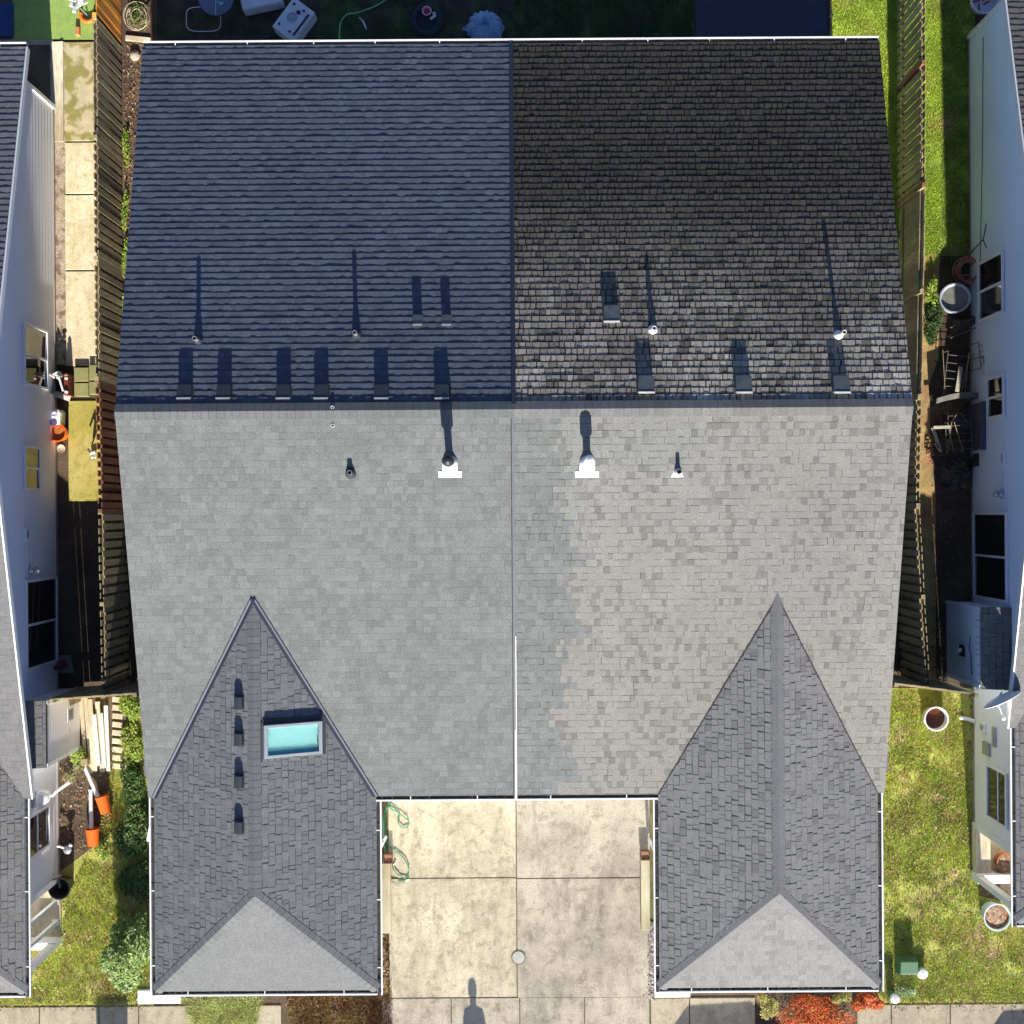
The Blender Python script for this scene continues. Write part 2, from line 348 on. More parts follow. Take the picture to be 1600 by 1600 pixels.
def gutter(p0, p1, out, root, straps=True, col=None, name='gutter'):
    """K-style trough hanging outside the eave; out = unit vector away from the roof"""
    p0, p1, out = Vector(p0), Vector(p1), Vector(out); mb = MB(); up = Vector((0, 0, 1)); w = .115; t = .032
    prof = [(.0, .0), (.0, -.10), (.075, -.10), (w - .012, -.02), (w - t, -.0), (w - t, .012), (w, .012), (w, -.012), (.085, -.112), (-.004, -.112), (-.004, 0)]
    a = [p0 + out * x + up * z for x, z in prof]; b = [p1 + out * x + up * z for x, z in prof]; n = len(prof)
    mb.add(a + b, [(i, (i+1) % n, n + (i+1) % n, n + i) for i in range(n)] + [tuple(range(n))[::-1], tuple(range(n, 2*n))])
    g = obj(name, mb, M['white'], root)
    d = MB(); d.add([p0 + out*.003 + up*-.06, p0 + out*.085 + up*-.06, p1 + out*.085 + up*-.06, p1 + out*.003 + up*-.06], [(0, 1, 2, 3)])
    obj('gutter_debris', d, M['gutter_dirt'], g)
    if straps:
        L = (p1 - p0).length; k = max(1, int(L / 1.33)); T = (p1 - p0) / L
        for i in range(k):
            s = MB(); q = p0 + T * (L * (i + .5) / k + .1 * math.sin(i * 5 + L)); s.bar(q + out * -.02 + up * .008, q + out * (w - .004) + up * .014, .022, .005)
            obj('gutter_strap', s, M['white'], g)
    return g

def siding_wall(x, y0, y1, z0, z1, face, mt, root, name='wall', gable=None, lap=.19):
    """lap siding on a wall in a plane x = const; face = +1 looks to +x. gable(y) caps the height"""
    mb = MB(); z = z0; t = .012 * face
    while z < z1 - 1e-4:
        zt = min(z1, z + lap); a, b = y0, y1; zq = zt - .032
        if gable is not None:
            ys = [y for y in np.linspace(y0, y1, 161) if gable(y) > zt]
            if not ys: break
            a, b = ys[0], ys[-1]
        fq = t * .032 / (zt - z) if zt > z else 0
        mb.face([(x + t, a, z), (x + t, b, z), (x + fq, b, zq), (x + fq, a, zq)]); mb.face([(x + fq, a, zq), (x + fq, b, zq), (x, b, zt), (x, a, zt)], (.62, .62, .66)); mb.face([(x, a, z), (x, b, z), (x + t, b, z), (x + t, a, z)])  # upper strip of each lap is darkened to paint the gap shadow
        z = zt
    mb.box(min(x, x - .12 * face), max(x, x - .12 * face) - 0, y0 + .002, y1 - .002, z0, min(z1, EAVE - .1))
    return obj(name, mb, mt, root, attr=True)
def build_house(dx, dy, name, label, main, rng, full=True, seg=.06, back_cols=(col_new_back_shade, col_old_back), front_cols=(col_new, col_old_front),
                wing_cols=(col_new_wing, col_old_wing), wall_mat='siding', wingx=((-7.80, -2.99), (3.13, 7.88)), units=('left', 'right')):
    root = thing(name, label, 'house', (dx, dy, 0))
    pb = (RIDGE - EAVE) / (BY - RY); pf = (RIDGE - EAVE) / (RY - FY)
    x0, x1, xp, ry, by, fy, wy = XL + dx, XR + dx, XP + dx, RY + dy, BY + dy, FY + dy, WY + dy
    def unit(v): return Vector(v).normalized()
    Sb, Nb = unit((0, 1, -pb)), unit((0, pb, 1)); Sf, Nf = unit((0, -1, -pf)), unit((0, -pf, 1))
    lb = math.hypot(BY - RY, RIDGE - EAVE); lf = math.hypot(RY - FY, RIDGE - EAVE)
    # main slopes: (x range, side)
    for xa, xb, side in ((x0, xp, 0), (xp, x1, 1)):
        if units[0] != 'left' and side == 0: pass
        W = xb - xa; old = side == 1 and main
        mb = MB(); slab(mb, [(xa, ry, RIDGE), (xb, ry, RIDGE), (xb, by, EAVE), (xa, by, EAVE)][::-1], Nb)
        kw = dict(seg=seg * .75, lip=.013, over=.002, wob=.0052, seed=11 + side)
        if side == 1 and main: kw.update(gap=.010, wmin=.09, wmax=.17, lip=.013, wob=.006, over=.004, lw=.024, lk=(.12, .4), lp=.9, sp=.42)
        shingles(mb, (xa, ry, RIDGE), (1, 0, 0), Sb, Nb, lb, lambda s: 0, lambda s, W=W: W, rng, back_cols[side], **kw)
        obj('roof_slope', mb, M['shingle'], root, attr=True, label=('rear roof slope of weathered dark brown shingles' if side else 'rear roof slope of newer grey shingles with its shade put into the colour'))
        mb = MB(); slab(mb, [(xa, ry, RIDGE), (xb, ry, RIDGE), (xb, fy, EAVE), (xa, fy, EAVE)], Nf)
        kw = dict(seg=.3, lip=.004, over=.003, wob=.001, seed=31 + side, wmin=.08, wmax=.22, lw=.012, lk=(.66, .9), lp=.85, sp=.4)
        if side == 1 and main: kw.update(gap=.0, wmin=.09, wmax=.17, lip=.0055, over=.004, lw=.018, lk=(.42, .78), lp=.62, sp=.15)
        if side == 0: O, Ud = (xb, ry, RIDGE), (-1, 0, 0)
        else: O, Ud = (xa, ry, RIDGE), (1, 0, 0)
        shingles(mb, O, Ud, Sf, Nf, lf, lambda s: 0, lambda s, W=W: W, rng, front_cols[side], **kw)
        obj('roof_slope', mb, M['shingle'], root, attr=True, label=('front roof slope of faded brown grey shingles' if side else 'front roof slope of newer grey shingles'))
    # ridge caps
    for xa, xb, side in ((x0, xp, 0), (xp, x1, 1)):
        mb = MB(); cf = (lambda r: grey(r, .13, (.95, 1, 1.03), .06)) if side == 0 or not main else (lambda r: grey(r, .155, (1.0, .99, .97), .1))
        caps(mb, (xa, ry, RIDGE), (xb, ry, RIDGE), Sb, Sf, .17, rng, cf, expo=.155, lift=.034, crown=.05, lip=.008, dark=.8)
        obj('ridge_cap', mb, M['shingle'], root, attr=True)
    # rakes (edge trim)
    for x, s in ((x0, -1), (x1, 1)):
        mb = MB()
        for (ya, za), (yb, zb) in (((ry, RIDGE), (by, EAVE)), ((ry, RIDGE), (fy, EAVE))):
            mb.bar((x - s * .02, ya, za - .105), (x - s * .02, yb, zb - .105), .022, .14) if main else mb.bar((x + s * .02, ya, za - .075), (x + s * .02, yb, zb - .075), .035, .14)
        obj('rake_board', mb, M['white'], root)
    # wings
    pw_v = WR - EAVE
    for wi, (a, b) in enumerate(wingx):
        a += dx; b += dx; c = .5 * (a + b); hw = .5 * (b - a); pw = pw_v / hw
        ytop = ry - (RIDGE - WR) / pf; yapex = wy + hw; run = ytop - yapex; sl = math.hypot(hw, pw_v)
        cf = wing_cols[wi]; kk = dict(seg=.3, wmin=.08, wmax=.21, lip=.0045 if wi == 0 else .0065, over=.003 if wi == 0 else .005, wob=.001, seed=51 + wi, lw=.017, lk=(.28, .68), lp=.6, sp=.75)
        yval = fy          # where the valley reaches the eave
        for sgn in (-1, 1):
            Sd, Nd = unit((sgn, 0, -pw)), unit((sgn * pw, 0, 1)); mb = MB(); ex = c + sgn * hw
            # u measured from ytop towards the front (-y)
            lo = lambda s: (s / sl) * (ytop - yval); hi = lambda s: run + (s / sl) * hw
            slab(mb, [(c, ytop, WR), (c, yapex, WR), (ex, wy, EAVE), (ex, yval, EAVE)][::sgn], Nd, -.006, -.12)
            shingles(mb, (c, ytop, WR), (0, -1, 0), Sd, Nd, sl, lo, hi, rng, cf, **kk)
            obj('wing_roof_slope', mb, M['shingle'], root, attr=True)
            # open valley flashing; dark inner strip paints the shadow of the gap
            if main and wi == 0:
                v = MB(); A = Vector((c, ytop, WR)); B = Vector((ex, yval, EAVE)); T = (B - A).normalized(); up = Vector((0, 0, 1))
                o_ = Vector((sgn, 1.0, 0)).normalized()      # away from the wing, over the main slope
                def q(p, dx_, h): 
                    w = p + Vector((sgn * dx_, 0, 0)); return Vector((w.x, w.y, 0 + w.z * 0 + (RIDGE - (ry - w.y) * pf) + h)) if dx_ > 0 else Vector((w.x, w.y, p.z - pw * dx_ + h))
                A2 = A + Vector((0, -.12, -.12 * 0)); A2.z = WR
                for d0, d1, hh0, hh1, cc in ((0.0, .045, .03, .034, (.085, .092, .125)), (-.07, -.0, .022, .03, (.016, .02, .04)), (.045, .06, .034, .004, (.085, .092, .125))):
                    v.add([q(A, d0, hh0), q(A, d1, hh1), q(B, d1, hh1), q(B, d0, hh0)], [(0, 1, 2, 3)], cc)
                obj('valley_flashing', v, M['flash'], root, attr=True)
            elif main:
                v = MB(); A = Vector((c + sgn * .02, ytop - .1, WR + .006 - .02 * pw)); B = Vector((ex, yval, EAVE + .012)); v.bar(A, B, .02, .014)
                obj('valley_flashing', v, M['gutter_dirt'], root)
        # hip end
        Sd, Nd = unit((0, -1, -pw)), unit((0, -pw, 1)); mb = MB(); slab(mb, [(c, yapex, WR), (a, wy, EAVE), (b, wy, EAVE)], Nd, -.006, -.12)
        lt = .20 if wi == 0 else .225
        def hc(u, s, ov, r, wi=wi): 
            v = (.155 if wi == 0 else .185) * r.uniform(.95, 1.05) * (.85 if (wi == 1 and r.random() < .25) else 1); return (v * (.97 if wi == 0 else 1.02), v, v * (1.02 if wi == 0 else .98))
        shingles(mb, (c, yapex, WR), (1, 0, 0), Sd, Nd, sl, lambda s: -s / sl * hw, lambda s: s / sl * hw, rng, hc, seg=.3, lip=.005, over=.003, wob=.001, seed=71, wmin=.08, wmax=.2, lw=.01, lk=(.75, .93))
        obj('wing_roof_slope', mb, M['shingle'], root, attr=True)
        Sl, Sr = unit((-1, 0, -pw)), unit((1, 0, -pw))
        capc = (lambda r: grey(r, .145, (.97, 1, 1.02), .09)) if wi == 0 else (lambda r: grey(r, .165, (.99, .99, 1.01), .025))
        cap = MB(); caps(cap, (c, ytop + .12, WR + .0), (c, yapex, WR), Sl, Sr, .15, rng, capc, expo=.15, lift=.012, crown=.03, lip=.007 if wi == 0 else .001, dark=.45 if wi == 0 else 0)
        obj('ridge_cap', cap, M['shingle'], root, attr=True)
        for sgn, Sx in ((-1, Sl), (1, Sr)):
            A = Vector((c, yapex, WR)); B = Vector((c + sgn * hw, wy, EAVE)); T = (B - A).normalized()
            n1 = unit((sgn * pw, 0, 1)); n2 = Nd; dd1 = n1.cross(T) * (1 if n1.cross(T).y > 0 else -1); dd2 = n2.cross(T) * (1 if n2.cross(T).y < 0 else -1)
            cap = MB(); caps(cap, A, B, dd1.normalized(), dd2.normalized(), .135, rng, capc, expo=.15, lift=.01, crown=.02, lip=.004 if wi == 0 else .001, dark=.6 if wi == 0 else 0)
            obj('hip_cap', cap, M['shingle'], root, attr=True)
        ge = EAVE - .012
        gutter((a, wy, ge), (b, wy, ge), (0, -1, 0), root)
        ya, yb = (fy - .02, wy - .115)
        outer, inner = ((a, -1), (b, 1)) if wi == 0 else ((b, 1), (a, -1))
        gutter((outer[0], fy + .25, ge), (outer[0], yb, ge), (outer[1], 0, 0), root)
        gutter((inner[0], ya - .11, ge), (inner[0], yb, ge), (inner[1], 0, 0), root)
        # wing walls
        wl = MB(); ps = None if main else ('b' if dx < 0 and wi == 1 else 'a' if dx > 0 and wi == 0 else None); yp = wy + 1.72
        if ps: wl.box(a + (.33 if ps == 'b' else .33), b - .33, yp, fy + .3, 0, EAVE - .02); wl.box(a + (1.95 if ps == 'a' else .33), b - (1.95 if ps == 'b' else .33), wy + .4, yp, 0, EAVE - .02)
        else: wl.box(a + .33, b - .33, wy + .4, fy + .3, 0, EAVE - .02)
        obj('wing_wall', wl, M['siding_lit'] if not main else M[wall_mat], root, attr=True)
        gd = MB()
        for k in range(4): gd.box(c - 1.2, c + 1.2, wy + .37, wy + .395, .05 + k * .53, .05 + k * .53 + .515)
        obj('garage_door', gd, M['trim'], root)
    ge = EAVE - .012
    gutter((x0 + .0, by, ge), (x1, by, ge), (0, 1, 0), root)
    gutter((wingx[0][1] + dx, fy, ge), (wingx[1][0] + dx, fy, ge), (0, -1, 0), root)
    return root

rng = random.Random(7)
house = build_house(0, 0, 'duplex_house', 'grey shingled duplex house with two hipped front wings in the middle', True, rng)

# body of the house
wl = MB(); wl.box(XL + .28, XR - .28, FY + .35, BY - .5, 0, EAVE - .12); obj('wall', wl, M['siding'], house, attr=True)
for x in (XL + .30, XR - .30):
    gb = MB(); gb.add([(x - .02, FY + .4, EAVE - .2), (x - .02, BY - .5, EAVE - .2), (x - .02, RY, RIDGE - .2), (x + .02, FY + .4, EAVE - .2), (x + .02, BY - .5, EAVE - .2), (x + .02, RY, RIDGE - .2)],
           [(0, 1, 2), (5, 4, 3), (0, 3, 4, 1), (1, 4, 5, 2), (2, 5, 3, 0)])
    obj('gable_wall', gb, M['siding'], house, attr=True)
for s, x in ((-1, XL + .28), (1, XR - .28)):      # small side bays
    b = MB(); xo = x + s * .42; b.box(min(x, xo), max(x, xo), -5.68, -4.6, 0, 2.1); bay = obj('side_bay', b, M['siding'], house, attr=True)
    r = MB(); r.add([(x, -5.75, 2.42), (x, -4.5, 2.42), (xo + s * .06, -4.5, 2.16), (xo + s * .06, -5.75, 2.16), (x, -5.75, 2.3), (x, -4.5, 2.3), (xo + s * .06, -4.5, 2.1), (xo + s * .06, -5.75, 2.1)],
                    [(0, 1, 2, 3), (7, 6, 5, 4), (0, 3, 7, 4), (1, 5, 6, 2), (2, 6, 7, 3)], (.19, .19, .2)); obj('bay_roof', r, M['shingle'], bay, attr=True)
# party line strip
pb = (RIDGE - EAVE) / (BY - RY); pf = (RIDGE - EAVE) / (RY - FY)
mb = MB(); mb.bar((XP, RY + .1, RIDGE + .018), (XP, BY + .01, EAVE + .02), .085, .03); obj('party_strip', mb, mat('blue_grey_strip', (.012, .018, .04), .7, .1, 3), house, bevel=.006, label='dark metal strip between the two rear slopes')
mb = MB(); mb.bar((XP - .02, RY - .12, RIDGE - .02), (XP - .02, FY - .08, EAVE + .012), .05, .016); obj('party_strip', mb, M['seam'], house)
mb = MB(); y0 = -2.6; mb.bar((XP + .0, y0, RIDGE - (RY - y0) * pf + .018), (XP, FY - .08, EAVE + .018), .034, .014); obj('party_strip', mb, M['white'], house, label='white sealed seam on the front slope')

mb = MB(); mb.bar((XP - .055, RY - .12, RIDGE - .03), (XP - .055, FY - .05, EAVE + .006), .018, .012); obj('party_strip', mb, M['gutter_dirt'], house)
# ---- things fixed to the roof
def zb(y): return RIDGE - (y - RY) * pb
def zf(y): return RIDGE - (RY - y) * pf
def on_back(px, py):
    p = P(px, py, 4.3)
    for _ in range(6): p = P(px, py, zb(p.y))
    return p
def on_front(px, py):
    p = P(px, py, 4.3)
    for _ in range(6): p = P(px, py, zf(p.y))
    return p

def box_vent(px, py, w, l, h, m, round_front=False, lip=True, label=None):
    p = on_back(px, py); mb = MB(); zz = p.z; s = -pb
    def q(x, y, hh): return (p.x + x, p.y + y, zz + s * y + hh)
    # hood: highest at the front lip (towards the ridge), tapering down the roof
    if round_front:
        n = 8; fr = [(-w/2 + w * i / n, -.035 * math.sin(math.pi * i / n)) for i in range(n + 1)]
    else: fr = [(-w/2, 0), (w/2, 0)]
    top = [q(x, y, h) for x, y in fr] + [q(w/2 * .94, l * .9, h * .93), (q(w/2 * .82, l, h * .9)), q(-w/2 * .82, l, h * .9), q(-w/2 * .94, l * .9, h * .93)]
    bot = [q(x, y, .01) for x, y in fr] + [q(w/2 * .94, l * .9, .01), q(w/2 * .82, l, .01), q(-w/2 * .82, l, .01), q(-w/2 * .94, l * .9, .01)]
    n = len(top); mb.add(top + bot, [tuple(range(n)), tuple(range(2*n-1, n-1, -1))] + [(i, n+i, n+(i+1) % n, (i+1) % n) for i in range(n)])
    v = obj('roof_vent', mb, m, house, bevel=.008, **({'label': label} if label else {}))
    fl = MB(); fl.add([q(-w*.56, -.03, .014), q(w*.56, -.03, .014), q(w*.56, l*1.05, .014), q(-w*.56, l*1.05, .014)], [(0, 1, 2, 3)]); obj('vent_flange', fl, m, v)
    if lip:
        f2 = MB(); f2.bar(q(-w/2 * .98, -.02, h * .98), q(w/2 * .98, -.02, h * .98), .035, .014)
        obj('vent_lip', f2, M['galv'] if not round_front else mat('pale_lip', (.5, .49, .46), .5), v)
    return v
for x in (290, 351, 444, 503, 597, 691): box_vent(x, 622, .29, .27, .175, M['dark_vent'], label=None)
for x in (653, 698): box_vent(x, 508, .19, .20, .19, M['grey_vent'])
for x, y in ((955, 503), (1009, 613), (1161, 613), (1313, 613)): box_vent(x, y, .33, .34, .175, M['grey_vent'], True, label='weathered rounded vent on the old rear shingles')

def soil_pipe(p, h, r, m, up_tilt=0, cone=True, base='galv'):
    mb = MB(); mb.lathe(p + Vector((0, 0, -.02)), [(r, 0), (r, h + .02), (r * .78, h + .02), (r * .78, h - .08)], 16, cap1=True)
    o = obj('vent_pipe', mb, m, house, smooth=False)
    inn = MB(); inn.lathe(p + Vector((0, 0, h - .05)), [(r * .76, 0), (r * .76, .01)], 14); obj('pipe_bore', inn, M['plastic_k'], o)
    if cone:
        c = MB(); c.lathe(p + Vector((0, 0, -.03)), [(r * 2.6, 0), (r * 2.2, .04), (r * 1.15, .16), (r * 1.02, .16)], 16, cap1=False); obj('pipe_boot', c, M[base], o)
    return o
soil_pipe(on_back(310, 532), .34, .045, M['galv'], base='dark_vent'); soil_pipe(on_back(557, 523), .34, .045, M['galv'], base='dark_vent')
soil_pipe(on_back(1020, 516), .30, .045, M['plastic_w'], base='white'); soil_pipe(on_back(1310, 524), .48, .045, M['plastic_w'], base='white')
soil_pipe(on_back(520, 637), .06, .035, M['plastic_w'], cone=False); soil_pipe(on_front(520, 665), .03, .035, M['plastic_w'], cone=False)
soil_pipe(on_front(548, 739), .20, .05, M['galv'], base='dark_vent'); soil_pipe(on_front(1059, 738), .28, .04, M['black_metal'], base='white_hot')
p = on_front(1058, 741); mb = MB(); N = Vector((0, -pf, 1)).normalized()
for a in (0,): mb.add([p + Vector((x, y, y * pf + .014)) for x, y in ((-.13, -.06), (.13, -.06), (.10, .0), (.06, .1), (-.06, .1), (-.10, 0))], [(0, 1, 2, 3, 4, 5)])
obj('pipe_flashing', mb, M['white_hot'], house)

def flue(px, py, h, cap_m, lab):
    p = on_front(px, py); f = MB(); r = .075
    f.lathe(p + Vector((0, .05, -.03)), [(r, 0), (r, h * .62)], 18); o = obj('flue_pipe', f, cap_m, house, smooth=False, label=lab)
    b = MB(); b.add([p + Vector((x, y, y * pf + .02)) for x, y in ((-.235, -.26), (.235, -.26), (.235, -.13), (-.235, -.13))], [(0, 1, 2, 3)])
    b.lathe(p + Vector((0, .03, -.06)), [(.165, 0), (.16, .10), (.145, .14), (.09, .22), (.08, .24)], 20)
    b.add([p + Vector((x, y, y * pf + .022)) for x, y in ((-.16, -.14), (.16, -.14), (.15, .06), (-.15, .06))], [(0, 1, 2, 3)])
    obj('flue_flashing', b, M['white_hot'], o)
    c = MB(); top = p + Vector((0, .05, 0)); c.lathe(top, [(.085, h*.52), (.118, h * .56), (.118, h * .90), (.09, h * .97), (.03, h)], 22, cap1=True); obj('flue_cap', c, cap_m, o, smooth=False)
flue(703, 726, .98, M['black_metal'], 'black capped flue on a white flashing'); flue(917.5, 726, .78, M['white_hot'], 'white painted flue on a white flashing')

# wing vents and the skylight on the left wing
wc, whw = .5 * (-7.80 - 2.99), .5 * (7.80 - 2.99); pw = (WR - EAVE) / whw
def zw(x): return WR - abs(x - wc) * pw
def on_wing(px, py):
    p = P(px, py, 3.5)
    for _ in range(6): p = P(px, py, zw(p.x))
    return p
for y in (1107, 1164, 1230, 1301):
    p = on_wing(374, y); mb = MB(); w, l, h = .20, .26, .17
    prof = [(-w/2, 0), (-w/2 * .96, h * .75), (-w/2 * .55, h * .98), (w/2 * .45, h * .98), (w/2 * .9, h * .7), (w/2, 0)]
    pts = [(p.x + x, p.y + yy, p.z + x * pw * 1.0 + z) for yy in (0, l) for x, z in prof]; n = 6
    mb.add(pts, [(i, i+1, n+i+1, n+i) for i in range(n-1)] + [tuple(range(n))[::-1], tuple(range(n, 2*n))])
    v = obj('roof_vent', mb, M['dark_vent'], house, bevel=.01, label='dark hooded vent beside the ridge of the left wing')
    f = MB(); f.add([(p.x + x, p.y + yy, p.z + x * pw + .016) for x, yy in ((-w*.6, -.03), (w*.6, -.03), (w*.6, l + .04), (-w*.6, l + .04))], [(0, 1, 2, 3)]); obj('vent_flange', f, M['dark_vent'], v)
    q_ = MB(); q_.bar((p.x + w/2 - .02, p.y - .015, p.z + .07), (p.x + w/2 + .005, p.y + .03, p.z + .05), .03, .02); obj('vent_lip', q_, M['galv'], v)
# skylight
sk = [on_wing(408, 1135), on_wing(502, 1126), on_wing(505, 1172), on_wing(408, 1185)]
cx_ = sum((p for p in sk), Vector()) / 4; T = Vector((1, 0, -pw)).normalized(); Nn = Vector((pw, 0, 1)).normalized(); Yv = Vector((0, 1, 0))
hu, hv = .625, .345; H = .13
def sq(u, v, h): return cx_ + T * u + Yv * v + Nn * h
def ringbox(mb, u1, v1, u0, v0, h0, h1):
    o = [sq(sx * u1, sy * v1, h) for h in (h0, h1) for sx, sy in ((-1, -1), (1, -1), (1, 1), (-1, 1))]
    i = [sq(sx * u0, sy * v0, h) for h in (h0, h1) for sx, sy in ((-1, -1), (1, -1), (1, 1), (-1, 1))]
    f = []
    for k in range(4):
        j = (k + 1) % 4; f += [(k, j, 4+j, 4+k), (4+k, 4+j, 12+j, 12+k), (8+j, 8+k, 12+k, 12+j)]
    mb.add(o + i, f)
mb = MB(); ringbox(mb, hu, hv, hu - .075, hv - .06, -.02, H); skyl = obj('skylight', mb, mat('skylight_frame', (.30, .33, .36), .45, .05, 4), house, bevel=.006, label='skylight with a pale turquoise pane in a grey frame')
mb = MB(); mb.face([sq(-hu+.06, -hv+.05, H-.03), sq(hu-.06, -hv+.05, H-.03), sq(hu-.06, hv-.05, H-.03), sq(-hu+.06, hv-.05, H-.03)])
gl = mat('skylight_glass', (.9, 1, 1), .02, 0, fine=0, trans=1.0); gl.node_tree.nodes['Principled BSDF'].inputs['IOR'].default_value = 1.25
obj('glass', mb, gl, skyl)
mb = MB(); mb.face([sq(-hu+.07, -hv+.055, .045), sq(hu-.07, -hv+.055, .045), sq(hu-.07, hv-.05, .045), sq(-hu+.07, hv-.05, .045)]); obj('pane_backing', mb, mat('turquoise_backing', (.40, .78, .74), .6, .04, 4, fine=0), skyl)  # flat turquoise sheet behind the glass gives the pane its colour
mb = MB(); mb.bar(sq(-hu+.08, -hv+.095, .056), sq(hu-.08, -hv+.095, .056), .085, .01); obj('backing_rail', mb, mat('blue_rail', (.08, .35, .50), .5), skyl)
mb = MB(); mb.bar(sq(hu-.10, -.12, H-.02), sq(hu-.10, .06, H-.02), .014, .01); obj('handle', mb, M['black_metal'], skyl)
mb = MB(); mb.bar(sq(hu + .07, -hv - .03, .02), sq(hu + .07, hv + .08, .02), .07, .02); mb.bar(sq(-hu - .03, -hv - .08, .02), sq(-hu - .03, hv + .05, .02), .04, .02); mb.bar(sq(-hu, hv + .06, .02), sq(hu, hv + .06, .02), .1, .02)
obj('flashing', mb, M['dark_vent'], skyl)
# ------------------------------------------------------------------ ground and paving
def sheet(name, px, z, m, **t):
    mb = MB(); mb.face([P(x, y, z) for x, y in px][::-1]); return obj(name, mb, m, kind='structure', **t)
def rect(x0, y0, x1, y1): return [(x0, y0), (x1, y0), (x1, y1), (x0, y1)]
mb = MB(); mb.face([(-200, -200, 0), (200, -200, 0), (200, 200, 0), (-200, 200, 0)]); obj('ground', mb, M['soil'], kind='structure')

def slabbed(name, x0, y0, x1, y1, cols, rows, m, z=.03, gap=.012, jit=0):
    """slabs between joints, pixel rect on the ground"""
    mb = MB(); a = P(x0, y1, 0); b = P(x1, y0, 0)
    xs = [P(c, y0, 0).x for c in cols]; ys = [P(x0, r, 0).y for r in rows]
    for i in range(len(xs) - 1):
        for j in range(len(ys) - 1):
            xa, xb = xs[i] + gap, xs[i+1] - gap; ya, yb = ys[j+1] + gap, ys[j] - gap
            mb.box(xa, xb, ya, yb, -.05, z)
    return obj(name, mb, m, kind='structure', bevel=.008)
slabbed('driveway', 608, 1230, 806, 1560, (606, 806), (1160, 1372, 1559), M['concrete'])
slabbed('driveway', 806, 1230, 1013, 1560, (806, 1015), (1160, 1372, 1559), M['concrete_b'])
s = sheet('joint_bed', rect(600, 1170, 1022, 1660), .012, M['joint'])
slabbed('driveway_apron', 608, 1560, 1013, 1660, (596, 705, 812, 913, 1015), (1559, 1662), M['concrete_b'])
slabbed('sidewalk', 0, 1572, 300, 1660, (-260, -150, -40, 62, 155, 217, 330, 440), (1573, 1662), M['walk'])
slabbed('sidewalk', 1015, 1560, 1600, 1660, (1016, 1077, 1180), (1559, 1662), M['walk'])
slabbed('sidewalk', 1340, 1568, 1700, 1660, (1338, 1392, 1484, 1600, 1700, 1800), (1569, 1662), M['walk'])
mb = MB(); a = P(-1200, 1664, 0); b = P(2800, 1664, 0); mb.box(a.x, b.x, a.y - .15, a.y, -.1, .03); obj('curb', mb, M['walk'], kind='structure')
mb = MB(); mb.face([(a.x, a.y - 9, .004), (b.x, a.y - 9, .004), (b.x, a.y - .15, .004), (a.x, a.y - .15, .004)]); obj('road', mb, mat('asphalt', (.05, .05, .052), .95, .2, 2, fine=.4, fscale=60), kind='structure')
# left alley
def path(name, x0, y0, x1, y1, m, z=.035):
    mb = MB(); a, b = P(x0, y1, 0), P(x1, y0, 0); mb.box(a.x, b.x, a.y, b.y, -.05, z); return obj(name, mb, m, kind='structure', bevel=.01)
path('garden_path', 102, 66, 147, 221, M['path_moss']); path('garden_path', 103, 223, 150, 303, M['path_pale']); path('garden_path', 103, 305, 151, 422, M['path_pale'])
path('garden_path', 104, 424, 151, 572, M['path_pale']); path('garden_path', 108, 626, 164, 783, M['path_yellow'])
mb = MB(); a, b = P(82, 570, 0), P(102.5, 66, 0); mb.box(a.x, b.x, a.y, b.y, -.05, .018); obj('gravel_strip', mb, M['gravel'], kind='structure')
mb = MB(); a = P(95.5, 222, 0); b = P(99.5, 66, 0); mb.box(a.x, b.x, a.y, b.y, 0, .06); a = P(83, 222, 0); b = P(95, 66, 0); mb.box(a.x, b.x, a.y, b.y, 0, .045); obj('path_edging', mb, M['lumber'], kind='structure')
# turf and lawns
sheet('turf_base', rect(20, -60, 148, 62), .012, M['turf']); sheet('garden_path', rect(-60, 62, 84, 70), .010, M['walk'])
m_lawn = mat('lawn_soil', (.36, .38, .08), 1, .3, 2.5, col2=(.34, .25, .11), fac=(.5, .65), fine=.4, fscale=30, bump=1, bscale=30)
m_lawn_g = mat('green_lawn_soil', (.20, .28, .03), 1, .3, 2.5, col2=(.26, .20, .07), fac=(.55, .7), fine=.4, fscale=30, bump=1, bscale=30)
sheet('lawn_base', [(1300, 1075), (1524, 1075), (1530, 1400), (1700, 1440), (1700, 1569), (1385, 1569), (1300, 1500)], .006, m_lawn)
sheet('lawn_base', [(45, 1400), (175, 1300), (180, 1180), (240, 1080), (240, 1572), (-300, 1573), (-300, 1480)], .006, m_lawn)
sheet('lawn_base', rect(1300, -200, 1523, 400), .006, m_lawn_g); m_lawn_shade = mat('shade_toned_lawn_soil', (.04, .065, .018), 1, .4, 2.5, col2=(.06, .045, .03), fac=(.5, .65), fine=.5, fscale=30, bump=1, bscale=30)  # dark copies of the rear ground carry the house's shade in their colour
sheet('lawn_base', rect(804, -200, 1085, 200), .006, m_lawn_shade); sheet('lawn_base', rect(500, -200, 640, 120), .006, m_lawn_shade); sheet('yard_soil', rect(245, -200, 500, 120), .004, mat('shade_toned_yard_soil', (.05, .042, .032), 1, .5, 3, col2=(.04, .05, .02), fine=.5, fscale=30, bump=1, bscale=30)); sheet('yard_soil', rect(640, -200, 804, 120), .004, bpy.data.materials['shade_toned_yard_soil'])
sheet('dirt_path', [(1440, 400), (1468, 395), (1466, 560), (1452, 600), (1454, 680), (1462, 776), (1462, 1062), (1432, 1062), (1425, 780), (1436, 560)], .014, M['dirt_path'])
mb = MB()
rg = random.Random(3)
